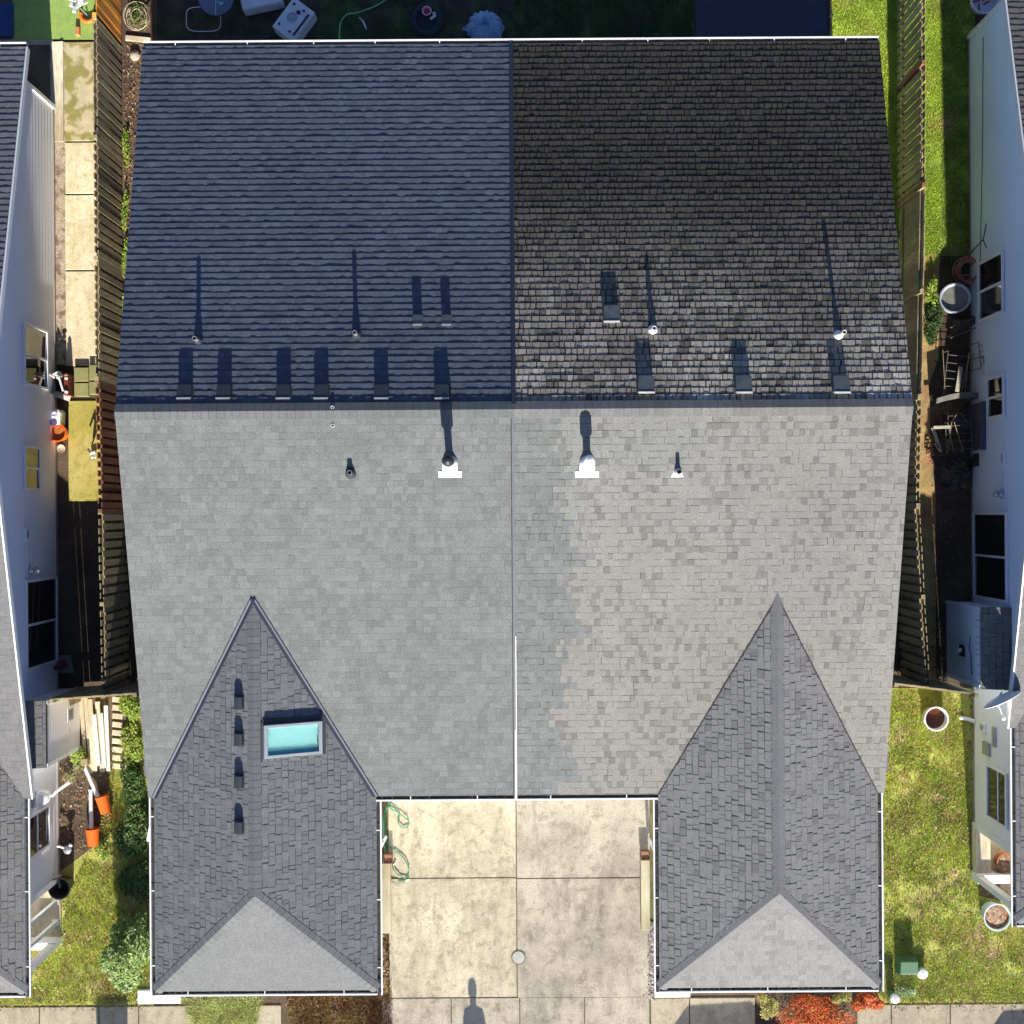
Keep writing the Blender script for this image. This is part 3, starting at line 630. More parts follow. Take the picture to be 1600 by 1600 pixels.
for x0, y0, x1, y1 in ((1013, 1440, 1024, 1560), (590, 1452, 606, 1560)):
    for _ in range(500):
        p = P(rg.uniform(x0, x1), rg.uniform(y0, y1), 0); r = rg.uniform(.012, .035); g = rg.uniform(.12, .4)
        mb.obox((p.x, p.y, r * .6), r * 2, r * 1.6, r * 1.4, rg.uniform(0, 3), rg.uniform(-.4, .4), 0, (g, g * .9, g * .8) if x0 > 900 else (g * .7, g * .45, g * .2))
obj('edge_gravel', mb, M['leaf'], attr=True, kind='stuff', label='loose pebbles along the driveway edges', category='gravel')

# ------------------------------------------------------------------ grass as blades
def inside(poly, x, y):
    c = np.zeros(len(x), bool); n = len(poly); j = n - 1
    for i in range(n):
        xi, yi = poly[i]; xj, yj = poly[j]
        with np.errstate(divide='ignore', invalid='ignore'):
            c ^= ((yi > y) != (yj > y)) & (x < (xj - xi) * (y - yi) / (yj - yi + 1e-12) + xi)
        j = i
    return c
def vnoise(x, y, s, seed):
    r = np.random.RandomState(seed); g = r.rand(64, 64); xs, ys = x * s, y * s; xi, yi = np.floor(xs).astype(int), np.floor(ys).astype(int); fx, fy = xs - xi, ys - yi
    fx = fx*fx*(3-2*fx); fy = fy*fy*(3-2*fy); a = g[xi % 64, yi % 64]; b = g[(xi+1) % 64, yi % 64]; c = g[xi % 64, (yi+1) % 64]; d = g[(xi+1) % 64, (yi+1) % 64]
    return (a*(1-fx)+b*fx)*(1-fy)+(c*(1-fx)+d*fx)*fy
def grass(name, polys, dens, h, cols, label, seed, w=.009, patch=.35, brown=.12, cat='grass', lay=.9):
    r = np.random.RandomState(seed); V = []; Cc = []
    for poly in polys:
        w_ = [P(x, y, 0) for x, y in poly]; pl = [(q.x, q.y) for q in w_]; xs = [q[0] for q in pl]; ys = [q[1] for q in pl]
        n = int(dens * (max(xs) - min(xs)) * (max(ys) - min(ys))); x = r.uniform(min(xs), max(xs), n); y = r.uniform(min(ys), max(ys), n)
        k = inside(pl, x, y) & (vnoise(x, y, 2.2, seed) * .6 + vnoise(x, y, 7, seed + 1) * .4 > patch * r.uniform(.6, 1.2, n)); x, y = x[k], y[k]; n = len(x)
        a = r.uniform(0, 6.283, n); hh = h * r.uniform(.5, 1.3, n); ww = w * r.uniform(.6, 1.4, n); ln = hh * lay * r.uniform(.2, 1.2, n); b = r.uniform(0, 6.283, n)
        p0 = np.stack([x - np.cos(a)*ww/2, y - np.sin(a)*ww/2, np.zeros(n)], 1); p1 = np.stack([x + np.cos(a)*ww/2, y + np.sin(a)*ww/2, np.zeros(n)], 1)
        tip = np.stack([x + np.cos(b)*ln, y + np.sin(b)*ln, hh], 1); V.append(np.stack([p0, p1, tip], 1).reshape(-1, 3))
        t = np.clip(vnoise(x, y, .9, seed + 5) * .7 + vnoise(x, y, 4, seed + 6) * .5 - .1 + r.normal(0, .12, n), 0, 1)[:, None]
        c = np.array(cols[0]) * (1 - t) + np.array(cols[1]) * t
        br = (vnoise(x, y, 3, seed + 9) * .6 + r.rand(n) * .4) > (1 - brown * 1.6); c[br] = np.array(cols[2]); c *= r.uniform(.7, 1.25, n)[:, None]; Cc.append(c)
    V = np.concatenate(V).astype(np.float32); Cc = np.concatenate(Cc); n = len(Cc)
    me = bpy.data.meshes.new(name); me.vertices.add(3*n); me.vertices.foreach_set('co', V.ravel()); me.loops.add(3*n); me.loops.foreach_set('vertex_index', np.arange(3*n, dtype=np.int32))
    me.polygons.add(n); me.polygons.foreach_set('loop_start', np.arange(0, 3*n, 3, dtype=np.int32)); me.polygons.foreach_set('loop_total', np.full(n, 3, dtype=np.int32)); me.polygons.foreach_set('use_smooth', np.zeros(n, bool))
    me.update(calc_edges=True); ca = me.color_attributes.new('Col', 'FLOAT_COLOR', 'CORNER'); ca.data.foreach_set('color', np.repeat(np.concatenate([Cc, np.ones((n, 1))], 1), 3, axis=0).astype(np.float32).ravel())
    me.materials.append(M['leaf']); o = bpy.data.objects.new(name, me); COL.objects.link(o); o['kind'] = 'stuff'; o['label'] = label; o['category'] = cat; return o
YG = ((.36, .50, .05), (.66, .64, .14), (.42, .26, .13)); GG = ((.28, .44, .03), (.52, .60, .08), (.48, .34, .12)); SHADE_G = ((.035, .07, .015), (.055, .10, .02), (.10, .07, .03))  # last set is grass with shade put into its green
grass('lawn_grass', [[(1320, 1077), (1503, 1077), (1512, 1200), (1520, 1350), (1530, 1400), (1620, 1440), (1620, 1567), (1385, 1567), (1320, 1500)]], 5200, .05, YG, 'patchy yellow green grass on the front lawn right of the house', 1)
grass('lawn_grass', [[(45, 1485), (100, 1440), (105, 1400), (135, 1340), (240, 1400), (240, 1567), (-20, 1572), (-20, 1500)], [(178, 1180), (215, 1085), (240, 1085), (240, 1400), (170, 1400), (155, 1300)]], 4600, .055, YG, 'yellow green grass and weeds in the front garden left of the house', 2)
grass('lawn_grass', [rect(1299, -30, 1400, 420), rect(1418, -30, 1471, 330), [(1446, 330), (1470, 330), (1469, 400), (1455, 440), (1446, 430)]], 6000, .05, GG, 'bright green grass along the fence right of the house', 4, patch=.25, brown=.10)
grass('clover_clumps', [[(1385, 1090), (1503, 1077), (1520, 1350), (1600, 1440), (1600, 1560), (1385, 1560)], [(60, 1480), (110, 1420), (240, 1410), (240, 1560), (40, 1565)]], 1500, .05, ((.18, .32, .03), (.28, .42, .05), (.16, .10, .05)), 'darker green clumps in the two front lawns', 14, patch=.62, w=.014, cat='clover')
grass('lawn_grass', [rect(1470, -30, 1522, 420)], 3500, .05, SHADE_G, 'grass coloured dark for shade beside the blue wall', 5)
grass('lawn_grass', [rect(804, -30, 1082, 90)], 3500, .05, SHADE_G, 'grass coloured dark for shade behind the right half of the house', 6)
grass('lawn_grass', [rect(505, -30, 640, 90)], 2200, .05, SHADE_G, 'grass coloured dark for shade around the green hose behind the house', 7, patch=.5)
grass('moss_tufts', [rect(245, -30, 330, 70), rect(1385, 390, 1412, 1060), rect(1463, 780, 1520, 1060)], 500, .04, SHADE_G, 'sparse weeds on bare soil, coloured dark for the shade', 8, patch=.5, cat='weeds')
grass('ornamental_grass', [[(285, 1556), (410, 1556), (395, 1615), (310, 1610)]], 5200, .22, ((.44, .52, .14), (.66, .66, .30), (.5, .4, .2)), 'pale green ornamental grass drooping over the path in front of the left wing', 9, w=.012, patch=.2, cat='grass', lay=1.1)
grass('dry_groundcover', [[(448, 1556), (606, 1556), (610, 1500), (592, 1460), (606, 1460), (613, 1610), (455, 1612)]], 5200, .09, ((.34, .21, .08), (.44, .33, .16), (.18, .09, .04)), 'rusty brown ground cover between the left wing and the driveway', 10, w=.02, patch=.3, brown=.3, cat='ground cover')
def litter(name, polys, dens, cols, label, seed, size=.03):
    r = random.Random(seed); mb = MB()
    for poly in polys:
        w_ = [P(x, y, 0) for x, y in poly]; xs = [q.x for q in w_]; ys = [q.y for q in w_]; n = int(dens * (max(xs)-min(xs)) * (max(ys)-min(ys)))
        X = np.array([r.uniform(min(xs), max(xs)) for _ in range(n)]); Y = np.array([r.uniform(min(ys), max(ys)) for _ in range(n)]); k = inside([(q.x, q.y) for q in w_], X, Y)
        for x, y in zip(X[k], Y[k]):
            a = r.uniform(0, 6.28); l = size * r.uniform(.5, 1.5); w = l * r.uniform(.25, .6); c = r.choice(cols); g = r.uniform(.7, 1.2); z = r.uniform(.015, .045); t = r.uniform(-.02, .02)
            d = (math.cos(a), math.sin(a)); e = (-d[1], d[0])
            mb.face([(x - d[0]*l, y - d[1]*l, z - t), (x + e[0]*w, y + e[1]*w, z), (x + d[0]*l, y + d[1]*l, z + t), (x - e[0]*w, y - e[1]*w, z)], tuple(v * g for v in c))
    return obj(name, mb, M['leaf'], attr=True, kind='stuff', label=label, category='leaf litter')
BR = ((.28, .13, .06), (.20, .10, .06), (.36, .22, .12), (.10, .06, .04), (.42, .33, .22))
litter('fallen_leaves', [[(1380, 1080), (1520, 1080), (1525, 1360), (1600, 1440), (1600, 1566), (1385, 1566)]], 120, BR, 'brown leaves scattered over the right front lawn', 1)
litter('fallen_leaves', [[(140, 1190), (235, 1100), (238, 1560), (40, 1570), (45, 1480), (130, 1350)]], 90, BR, 'brown leaves scattered over the left front garden', 2)
litter('bark_mulch', [rect(194, 62, 224, 560), rect(166, 690, 200, 1060)], 500, BR, 'bark and dead leaves in the bed between the house and the left fence', 3, .025)
litter('bark_mulch', [rect(0, 1548, 240, 1580), rect(1395, 1560, 1600, 1580), rect(83, 1180, 135, 1330), rect(1005, 1535, 1060, 1562)], 260, BR, 'dry leaf litter along the front sidewalk', 4, .025)
litter('bark_mulch', [rect(1380, 560, 1436, 1062), rect(1455, 560, 1525, 1062)], 160, ((.10, .07, .05), (.2, .15, .1), (.05, .04, .03)), 'dark litter in the shaded right alley', 5, .03)
# ------------------------------------------------------------------ neighbouring houses
def plain(v, tint):
    def f(u, s, ov, r): k = v * r.uniform(.92, 1.07); return (k * tint[0], k * tint[1], k * tint[2])
    return f
rng2 = random.Random(99)
def neigh(dx, dy, label, side, wm, front, back):
    h = build_house(dx, dy, 'neighbour_house', label, False, rng2, seg=.1, back_cols=(back, back), front_cols=(front, front), wing_cols=(front, front), wall_mat=wm)
    return h
left = neigh(-18.50, 0, 'neighbouring house with lavender white siding on the left edge', 1, 'siding', plain(.165, (1, .985, .97)), plain(.13, (.93, .97, 1.08)))
right = neigh(18.68, 1.38, 'neighbouring house with pale blue siding on the right edge', -1, 'siding_r', plain(.18, (1.0, .985, .96)), plain(.11, (1.08, 1.0, .93)))

def window(root, x, face, yc, w, z0, z1, glass='pane', grid=False, label=None, split='y'):
    """window on the wall plane x, looking to +-x"""
    f = face; mb = MB(); t = .06; xa, xb = sorted((x + f * .005, x + f * .055)); y0, y1 = yc - w/2, yc + w/2
    mb.box(xa, xb, y0, y0 + t, z0, z1); mb.box(xa, xb, y1 - t, y1, z0, z1); mb.box(xa, xb, y0 + t, y1 - t, z0, z0 + t); mb.box(xa, xb, y0 + t, y1 - t, z1 - t, z1)
    kw = {'label': label} if label else {}
    o = obj('window', mb, M['trim'], root, bevel=.006, **kw)
    m = MB(); xm = sorted((x + f * .008, x + f * .045))
    if split == 'y': m.box(xm[0], xm[1], yc - .025, yc + .025, z0 + t, z1 - t); halves = ((y0 + t, yc - .025, z0 + t, z1 - t), (yc + .025, y1 - t, z0 + t, z1 - t))
    else: zc = z0 + (z1 - z0) * .58; m.box(xm[0], xm[1], y0 + t, y1 - t, zc - .02, zc + .02); halves = ((y0 + t, y1 - t, z0 + t, zc - .02), (y0 + t, y1 - t, zc + .02, z1 - t))
    obj('mullion', m, M['trim'], o)
    for k, (a, b, c, d) in enumerate(halves):
        g = MB(); xg = x + f * (.014 + .012 * k); g.add([(xg, a, c), (xg, b, c), (xg, b, d), (xg, a, d)], [(0, 1, 2, 3)] if f > 0 else [(3, 2, 1, 0)]); obj('pane', g, M[glass], o)
    return o

# ---------------- left neighbour, wall facing +x
LX = -10.77; LYB = 9.6
def gz(y): return (RIDGE - (y - RY) * pb if y > RY else RIDGE - (RY - y) * pf) - .16
siding_wall(LX, -5.5, LYB, .12, 5, 1, M['siding'], left, gable=gz, name='side_wall'); siding_wall(LX, -8.5, -5.51, .12, EAVE - .1, 1, M['siding_lit'], left, name='side_wall')
mb = MB(); mb.box(LX - .3, LX + .02, -8.5, LYB, 0, .118); obj('foundation', mb, M['concrete_b'], left)
mb = MB(); mb.box(LX - .1, LX + .045, LYB, LYB + .09, .05, 2.42); obj('corner_board', mb, M['white'], left)
mb = MB(); mb.box(-26, LX - .14, -5.7, LYB, 0, EAVE - .15); obj('wall', mb, M['siding_lit'], left, attr=True)
window(left, LX + .012, 1, 3.58, 1.38, .66, 2.1); window(left, LX + .012, 1, 1.05, 1.0, 1.18, 2.12); window(left, LX + .012, 1, -2.44, 2.02, .16, 2.08, label='tall patio window with two dark panes')
def wall_box(root, x, f, y, z, w, h, name='utility_box', m='trim'):
    b = MB(); xa, xb = sorted((x, x + f * .06)); b.box(xa, xb, y - w/2, y + w/2, z, z + h); o = obj(name, b, M[m], root, bevel=.006)
    c = MB(); xa, xb = sorted((x + f * .06, x + f * .066)); c.box(xa, xb, y - w * .3, y + w * .3, z + h * .2, z + h * .8); obj('cover', c, M['galv'], o); return o
def dryer(root, x, f, y, z):
    b = MB(); b.lathe((x, y, z), [(.11, 0), (.105, .03), (.07, .05), (.06, .12), (.085, .13), (.06, .19), (.0, .21)], 16, axis=(f, 0, 0)); o = obj('wall_lamp', b, M['galv'], root, smooth=True)
    c = MB(); c.tube([(x + f * .02, y + .05, z + .02), (x + f * .02, y + .55, z + .02)], .014, 6); obj('conduit', c, M['trim'], o)
wall_box(left, LX + .012, 1, -.42, 1.95, .28, .16, m='trim'); dryer(left, LX + .012, 1, -1.22, 1.75)
# side bay with a little shingled roof
bx = -10.26; y0, y1 = -5.5, -4.1
siding_wall(bx, y0, y1, .05, 2.2, 1, M['siding_lit'], left, name='bay_wall', lap=.16)
b = MB(); b.box(LX - .2, bx - .02, y0, y1, 0, 2.18); b.box(bx - .1, bx + .03, y0 - .03, y0 + .05, 0, 2.2); b.box(bx - .1, bx + .03, y1 - .05, y1 + .03, 0, 2.2); obj('side_bay', b, M['trim'], left)
mb = MB(); S_ = Vector((1, 0, -.36)).normalized(); N_ = Vector((.36, 0, 1)).normalized(); slab(mb, [(LX - .5, y1 + .04, 2.2 + .36 * 1.04), (LX - .5, y0 - .04, 2.2 + .36*1.04), (bx + .03, y0 - .04, 2.2), (bx + .03, y1 + .04, 2.2)], N_, -.006, -.08)
shingles(mb, (LX - .5, y1 + .04, 2.2 + .36*1.04), (0, -1, 0), S_, N_, 1.07, lambda s: 0, lambda s: y1 - y0 + .08, rng2, plain(.15, (1, .99, .97)), seg=.3, lw=.013, lk=(.4, .7), sp=.8); obj('bay_roof', mb, M['shingle'], left, attr=True)
mb = MB(); mb.box(bx + .03, bx + .045, -4.75, -4.45, .55, .95); v = obj('foundation_vent', mb, M['white'], left); mb = MB()
for k in range(4): mb.box(bx + .045, bx + .05, -4.72, -4.48, .60 + k * .085, .64 + k * .085)
obj('grille', mb, M['plastic_k'], v)
mb = MB(); mb.box(bx + .03, bx + .04, -4.4, -4.13, .05, .75); obj('wall_patch', mb, mat('bare_board', (.35, .27, .18), .9), left, label='bare tan patch on the bay wall')
# front part: window, porch
window(left, LX + .012, 1, -7.15, .98, .75, 2.05, glass='pane', split='z')
mb = MB()
for z in (.0,): mb.box(LX - .02, LX + .05, -8.62, -8.5, .0, 2.4)
obj('corner_board', mb, M['trim'], left)
mb = MB(); mb.box(LX - 1.6, LX + .05, -9.95, -8.62, -.02, .10); obj('porch_floor', mb, M['concrete'], left)
mb = MB(); mb.box(LX - 1.6, LX + .06, -10.12, -9.95, 0, .52); obj('porch_wall', mb, M['trim'], left)
for x, y in ((LX - .03, -9.1), (LX - .05, -9.6)):
    mb = MB(); mb.box(x - .04, x + .04, y - .04, y + .04, .10, 2.35); mb.box(x - .07, x + .07, y - .07, y + .07, .10, .2); obj('porch_post', mb, M['white'], left)
mb = MB(); mb.box(LX - .1, LX + .07, -10.10, -9.98, .521, 2.35); obj('porch_post', mb, M['trim'], left)
mb = MB()
mb.tube([(LX + .06, -6.35, 1.15), (LX + .28, -6.38, 1.18), (LX + .34, -6.3, 1.2), (LX + .7, -6.05, 1.28)], .035, 8); mb.lathe((LX + .05, -6.42, .95), [(.12, 0), (.12, .12), (.16, .16), (.16, .34), (.10, .38)], 14, axis=(0, 0, 1)); o = obj('wall_bracket', mb, M['plastic_w'], left, label='white bracket and canister on the front part of the wall')
wall_box(left, LX + .012, 1, -6.35, 1.62, .36, .15, m='galv')

# ---------------- right neighbour, wall facing -x
RX = 10.88; RYB = 11.1
def gz2(y):
    yy = y - 1.38; return (RIDGE - (yy - RY) * pb if yy > RY else RIDGE - (RY - yy) * pf) - .16
siding_wall(RX, -3.9, RYB, .12, 5, -1, M['siding_r'], right, gable=gz2, name='side_wall'); siding_wall(RX, -7.4, -3.91, .12, EAVE - .1, -1, M['siding_lit'], right, name='side_wall')
mb = MB(); mb.box(RX - .02, RX + .3, -7.4, RYB, 0, .118); obj('foundation', mb, M['concrete_b'], right)
mb = MB(); mb.box(RX - .045, RX + .1, RYB, RYB + .09, .05, 2.42); obj('corner_board', mb, M['trim'], right)
mb = MB(); mb.box(RX + .14, 26, -4.3, RYB, 0, EAVE - .15); obj('wall', mb, M['siding_r'], right, attr=True)
window(right, RX - .012, -1, 5.0, 1.38, .66, 2.15); window(right, RX - .012, -1, 2.5, .95, 1.15, 2.15); window(right, RX - .012, -1, -1.08, 2.0, .22, 2.25, label='tall patio window with blinds behind two dark panes')
wall_box(right, RX - .012, -1, 1.12, 2.02, .28, .14, m='trim'); dryer(right, RX - .012, -1, .33, 1.95)
bx = 10.26; y0, y1 = -3.92, -2.2
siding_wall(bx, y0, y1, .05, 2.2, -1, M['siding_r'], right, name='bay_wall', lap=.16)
b = MB(); b.box(bx + .02, RX + .2, y0, y1, 0, 2.18); b.box(bx - .03, bx + .1, y0 - .03, y0 + .05, 0, 2.2); b.box(bx - .03, bx + .1, y1 - .05, y1 + .03, 0, 2.2); obj('side_bay', b, M['siding_r'], right, attr=True)
mb = MB(); S_ = Vector((-1, 0, -.36)).normalized(); N_ = Vector((-.36, 0, 1)).normalized(); slab(mb, [(RX + .5, y0 - .04, 2.2 + .36 * 1.12), (RX + .5, y1 + .04, 2.2 + .36*1.12), (bx + .0, y1 + .04, 2.2), (bx + .0, y0 - .04, 2.2)], N_, -.006, -.08)
shingles(mb, (RX + .5, y0 - .04, 2.2 + .36*1.12), (0, 1, 0), S_, N_, 1.19, lambda s: 0, lambda s: y1 - y0 + .08, rng2, plain(.17, (1.05, 1, .9)), seg=.3, lw=.016, lk=(.3, .6), sp=.9); obj('bay_roof', mb, M['shingle'], right, attr=True)
mb = MB(); mb.box(bx - .05, bx - .03, -3.35, -3.1, 1.0, 1.3); o = obj('utility_meter', mb, M['plastic_k'], right, label='dark meter box with a white dial on the bay wall')
mb = MB(); mb.lathe((bx - .05, -3.22, 1.12), [(.05, 0), (.05, .06), (.03, .08)], 14, axis=(-1, 0, 0)); obj('dial', mb, M['plastic_w'], o)
mb = MB(); mb.tube([(bx - .04, -2.85, 1.7), (bx - .05, -3.1, 1.65), (bx - .05, -3.25, 1.75), (bx - .05, -3.7, 1.8)], .01, 5); obj('cable', mb, M['plastic_k'], right)
window(right, RX - .012, -1, -6.45, 1.25, .95, 2.15, split='z')
wall_box(right, RX - .012, -1, -5.15, 1.35, .45, .15, m='galv', name='electric_panel'); wall_box(right, RX - .012, -1, -5.5, .75, .3, .4, m='galv', name='meter_box'); wall_box(right, RX - .012, -1, -5.05, .6, .2, .3, m='trim')
mb = MB(); mb.tube([(RX - .03, -5.0, .2), (RX - .12, -4.97, .15), (RX - .32, -4.93, .03)], .045, 8); obj('drain_pipe', mb, M['trim'], right)
mb = MB(); mb.box(RX - .05, RX + .02, -7.53, -7.4, 0, 2.4); obj('corner_board', mb, M['trim'], right)
mb = MB(); mb.box(RX - .02, RX + 1.9, -8.55, -7.53, -.02, .06); obj('porch_floor', mb, M['path_pale'], right)
mb = MB(); mb.box(RX - .06, RX + .28, -8.55, -7.53, .0, .30); obj('porch_curb', mb, M['lumber'], right)
mb = MB(); mb.box(RX - .08, RX + 1.9, -8.75, -8.55, 0, .45); obj('porch_wall', mb, M['trim'], right)
mb = MB(); mb.box(RX - .08, RX + .08, -8.72, -8.58, .451, 2.35); obj('porch_post', mb, M['trim'], right)
# ------------------------------------------------------------------ fences
def fence(p0, p1, name, label, m, group=None, h=1.85, style='box', n0=2.4, seed=1, labels=None):
    r = random.Random(seed); p0, p1 = Vector(p0), Vector(p1); L = (p1 - p0).length; T = (p1 - p0) / L; Nn = Vector((-T.y, T.x, 0)); k = max(1, round(L / n0)); pl = L / k
    root = thing(name, label, 'fence', tuple(p0), group)
    def piece(mb, s0, s1, off, z0, z1, th, col=None):
        a = p0 + T * s0 + Nn * (off - th/2); b = p0 + T * s1 + Nn * (off - th/2); c = b + Nn * th; d = a + Nn * th
        j = r.uniform(-.012, .012); mb.add([(q.x, q.y, z0) for q in (a, b, c, d)] + [(q.x, q.y, z1 + j) for q in (a, b, c, d)], [(3, 2, 1, 0), (4, 5, 6, 7), (0, 1, 5, 4), (1, 2, 6, 5), (2, 3, 7, 6), (3, 0, 4, 7)], col)
    for i in range(k):
        mb = MB(); s = i * pl + .05; e = (i + 1) * pl - .05; q = 0
        while s < e - .04:
            w = min(.137 + r.uniform(-.004, .004), e - s); off = .036 if q % 2 == 0 or style != 'box' else -.036; g = r.uniform(.75, 1.2); mo = r.uniform(.9, 1.08)
            piece(mb, s, s + w, off + r.uniform(-.004, .004), .05, h, .018, (g, g * mo, g * .97)); s += w + ((.0 if q % 7 else .007) if style != 'box' else -.035); q += 1
        obj('fence_panel', mb, m, root, attr=False)
        for z in (.3, h - .28):
            rl = MB(); piece(rl, i * pl + .045, (i + 1) * pl - .045, 0, z, z + .085, .038); obj('rail', rl, m, root)
    for i in range(k + 1):
        rl = MB(); piece(rl, i * pl - .045, i * pl + .045, 0, 0, h + .03, .09); obj('post', rl, M['cedar_red'] if seed % 2 else m, root)
    return root
fy_ = lambda py: P(155, py, 0).y
FX = -9.2
fence((FX, P(0, -30).y, 0), (FX, P(0, 72).y, 0), 'wooden_fence', 'new orange cedar fence section beside the artificial turf', M['cedar_new'], style='solid', seed=2)
fence((FX, P(0, 74).y, 0), (FX, P(0, 606).y, 0), 'wooden_fence', 'long weathered olive brown fence beside the pale concrete path', M['cedar_old'], seed=4)
fence((FX, P(0, 608).y, 0), (FX + .05, P(0, 800).y, 0), 'wooden_fence', 'reddish brown fence section beside the yellow mossy path', M['cedar_red'], seed=6)
fence((FX + .05, P(0, 802).y, 0), (FX + .1, -4.02, 0), 'wooden_fence', 'dark weathered fence section reaching the left cross fence', M['cedar_old'], seed=8)
fence((-10.2, -4.10, 0), (-8.36, -3.98, 0), 'cross_fence', 'short dark gate fence between the left neighbour and the middle house', M['cedar_old'], style='solid', seed=10, n0=1.9, h=2.02)
fence((9.24, P(0, -30).y, 0), (9.20, P(0, 330).y, 0), 'wooden_fence', 'weathered fence with two reddish posts between two strips of bright grass', M['cedar_old'], seed=5)
fence((9.20, P(0, 332).y, 0), (9.08, P(0, 640).y, 0), 'wooden_fence', 'olive brown fence section beside the ivy and the round basin', M['cedar_old'], style='solid', seed=12)
fence((9.08, P(0, 642).y, 0), (9.02, P(0, 800).y, 0), 'wooden_fence', 'weathered fence section beside the trodden dirt path', M['cedar_old'], seed=14)
fence((9.02, P(0, 802).y, 0), (9.22, -3.95, 0), 'wooden_fence', 'dark weathered fence section reaching the right cross fence', M['cedar_old'], seed=16)
fence((8.46, -3.88, 0), (10.22, -4.12, 0), 'cross_fence', 'short dark gate fence between the middle house and the right neighbour', M['cedar_old'], style='solid', seed=18, n0=1.9, h=2.02)

# ------------------------------------------------------------------ containers
def bucket(name, label, cat, base, r0, r1, h, m, wall=.012, fill=None, fillh=.6, axis=(0, 0, 1), group=None, rim=.012, handle=False, smooth=True, fillname='contents', lean=None):
    base = Vector(base); root = thing(name, label, cat, tuple(base), group); ax = Vector(axis).normalized()
    mb = MB(); mb.lathe(base, [(r0, 0), (r1, h - .02), (r1 + rim, h - .018), (r1 + rim, h), (r1 - wall, h), (r0 - wall, .012), (0, .012)], 28, axis=ax, cap1=False); obj('body', mb, m, root)
    if fill is not None:
        f = MB(); rr = r0 + (r1 - r0) * fillh - wall * .9; f.lathe(base + ax * (h * fillh - .02), [(rr, 0), (rr * .9, .012), (0, .02)], 24, axis=ax, cap1=False); obj(fillname, f, fill, root)
    if handle:
        t = MB(); q = Vector((0, 0, 1)).rotation_difference(ax); t.tube([base + q @ Vector(((r1 + .01) * math.cos(a), (r1 + .01) * math.sin(a), h - .03 - .10 * math.sin(a))) for a in [math.pi * i / 10 for i in range(11)]], .004, 5); obj('handle', t, M['galv'], root)
    return root
M['terracotta'] = mat('terracotta', (.45, .17, .08), .8, .2, 5); M['water'] = mat('dark_water', (.10, .03, .015), .08, .2, 5)
M['dead_leaves'] = mat('dead_leaves', (.26, .13, .07), .9, .5, 18, col2=(.42, .30, .2), fine=.5, fscale=50, bump=1)
M['pale_pot'] = mat('pale_green_pot', (.50, .58, .55), .6, .1, 4); M['potsoil'] = mat('orange_brown_soil', (.40, .13, .03), .95, .4, 10)
M['blue_cloth'] = mat('blue_grey_plastic_bag', (.22, .34, .52), .45, .15, 5); M['mesh_blue'] = mat('blue_grey_glass', (.12, .16, .22), .35, .1, 5)
M['bin_grey'] = mat('grey_white_plastic', (.62, .64, .68), .5, .1, 5); M['hose_g'] = mat('green_hose', (.05, .26, .12), .45, .15, 10); M['hose_r'] = mat('dusty_red_hose', (.32, .10, .08), .6, .2, 10)
bucket('plant_pot', 'white round pot with reddish water standing on the lawn below the right cross fence', 'pot', P(1456, 1120, 0), .24, .27, .34, M['plastic_w'], fill=M['water'], fillh=.55, rim=.02, fillname='water')
bucket('plant_pot', 'large pale green pot filled with dead leaves at the corner of the right porch', 'pot', P(1547, 1424, 0), .24, .30, .46, M['pale_pot'], fill=M['dead_leaves'], fillh=.9, rim=.02)
bucket('plant_pot', 'terracotta pot of leaves standing on the right porch floor', 'pot', P(1566, 1344, .06), .20, .22, .28, M['terracotta'], fill=M['dead_leaves'], fillh=.9)
bucket('plant_pot', 'tall empty black pot beside the left porch', 'pot', P(104, 1379, 0), .17, .245, .50, M['plastic_k'], rim=.016)
bucket('orange_bucket', 'upright orange bucket half full of brown water beside a white jug', 'bucket', P(97.5, 677.5, 0), .16, .20, .36, M['plastic_o'], fill=M['potsoil'], fillh=.8, handle=True, fillname='water')
def lying(p0, p1, label, q0, q1, plab):
    a, b = P(*p0, .17), P(*p1, .17); a.z = b.z = .165; d = (a - b); bucket('orange_bucket', label, 'bucket', b, .13, .155, d.length, M['plastic_o'], axis=d.normalized(), handle=True)
    s, e = P(*q0, .12), P(*q1, .12); s.z = .06; e.z = .15; e = e + (e - s).normalized() * .1; r = thing('white_pipe', plab, 'pipe', (s.x, s.y, 0)); mb = MB(); mb.bar(s, e, .085, .06); obj('pipe_body', mb, M['plastic_w'], r, bevel=.006)
    m2 = MB(); m2.bar(s - (e - s).normalized() * .02, s + (e - s).normalized() * .02, .095, .07); obj('pipe_end', m2, M['white'], r)
lying((159, 1244), (166, 1270), 'upper orange bucket lying in the bark with a slanted white pipe in its mouth', (131, 1199), (151, 1239), 'slanted white downspout pipe running into the upper orange bucket')
lying((144, 1295), (146, 1321), 'lower orange bucket lying on the grass edge with an upright white pipe in its mouth', (140.5, 1236), (143.5, 1288), 'straight white downspout pipe running into the lower orange bucket')
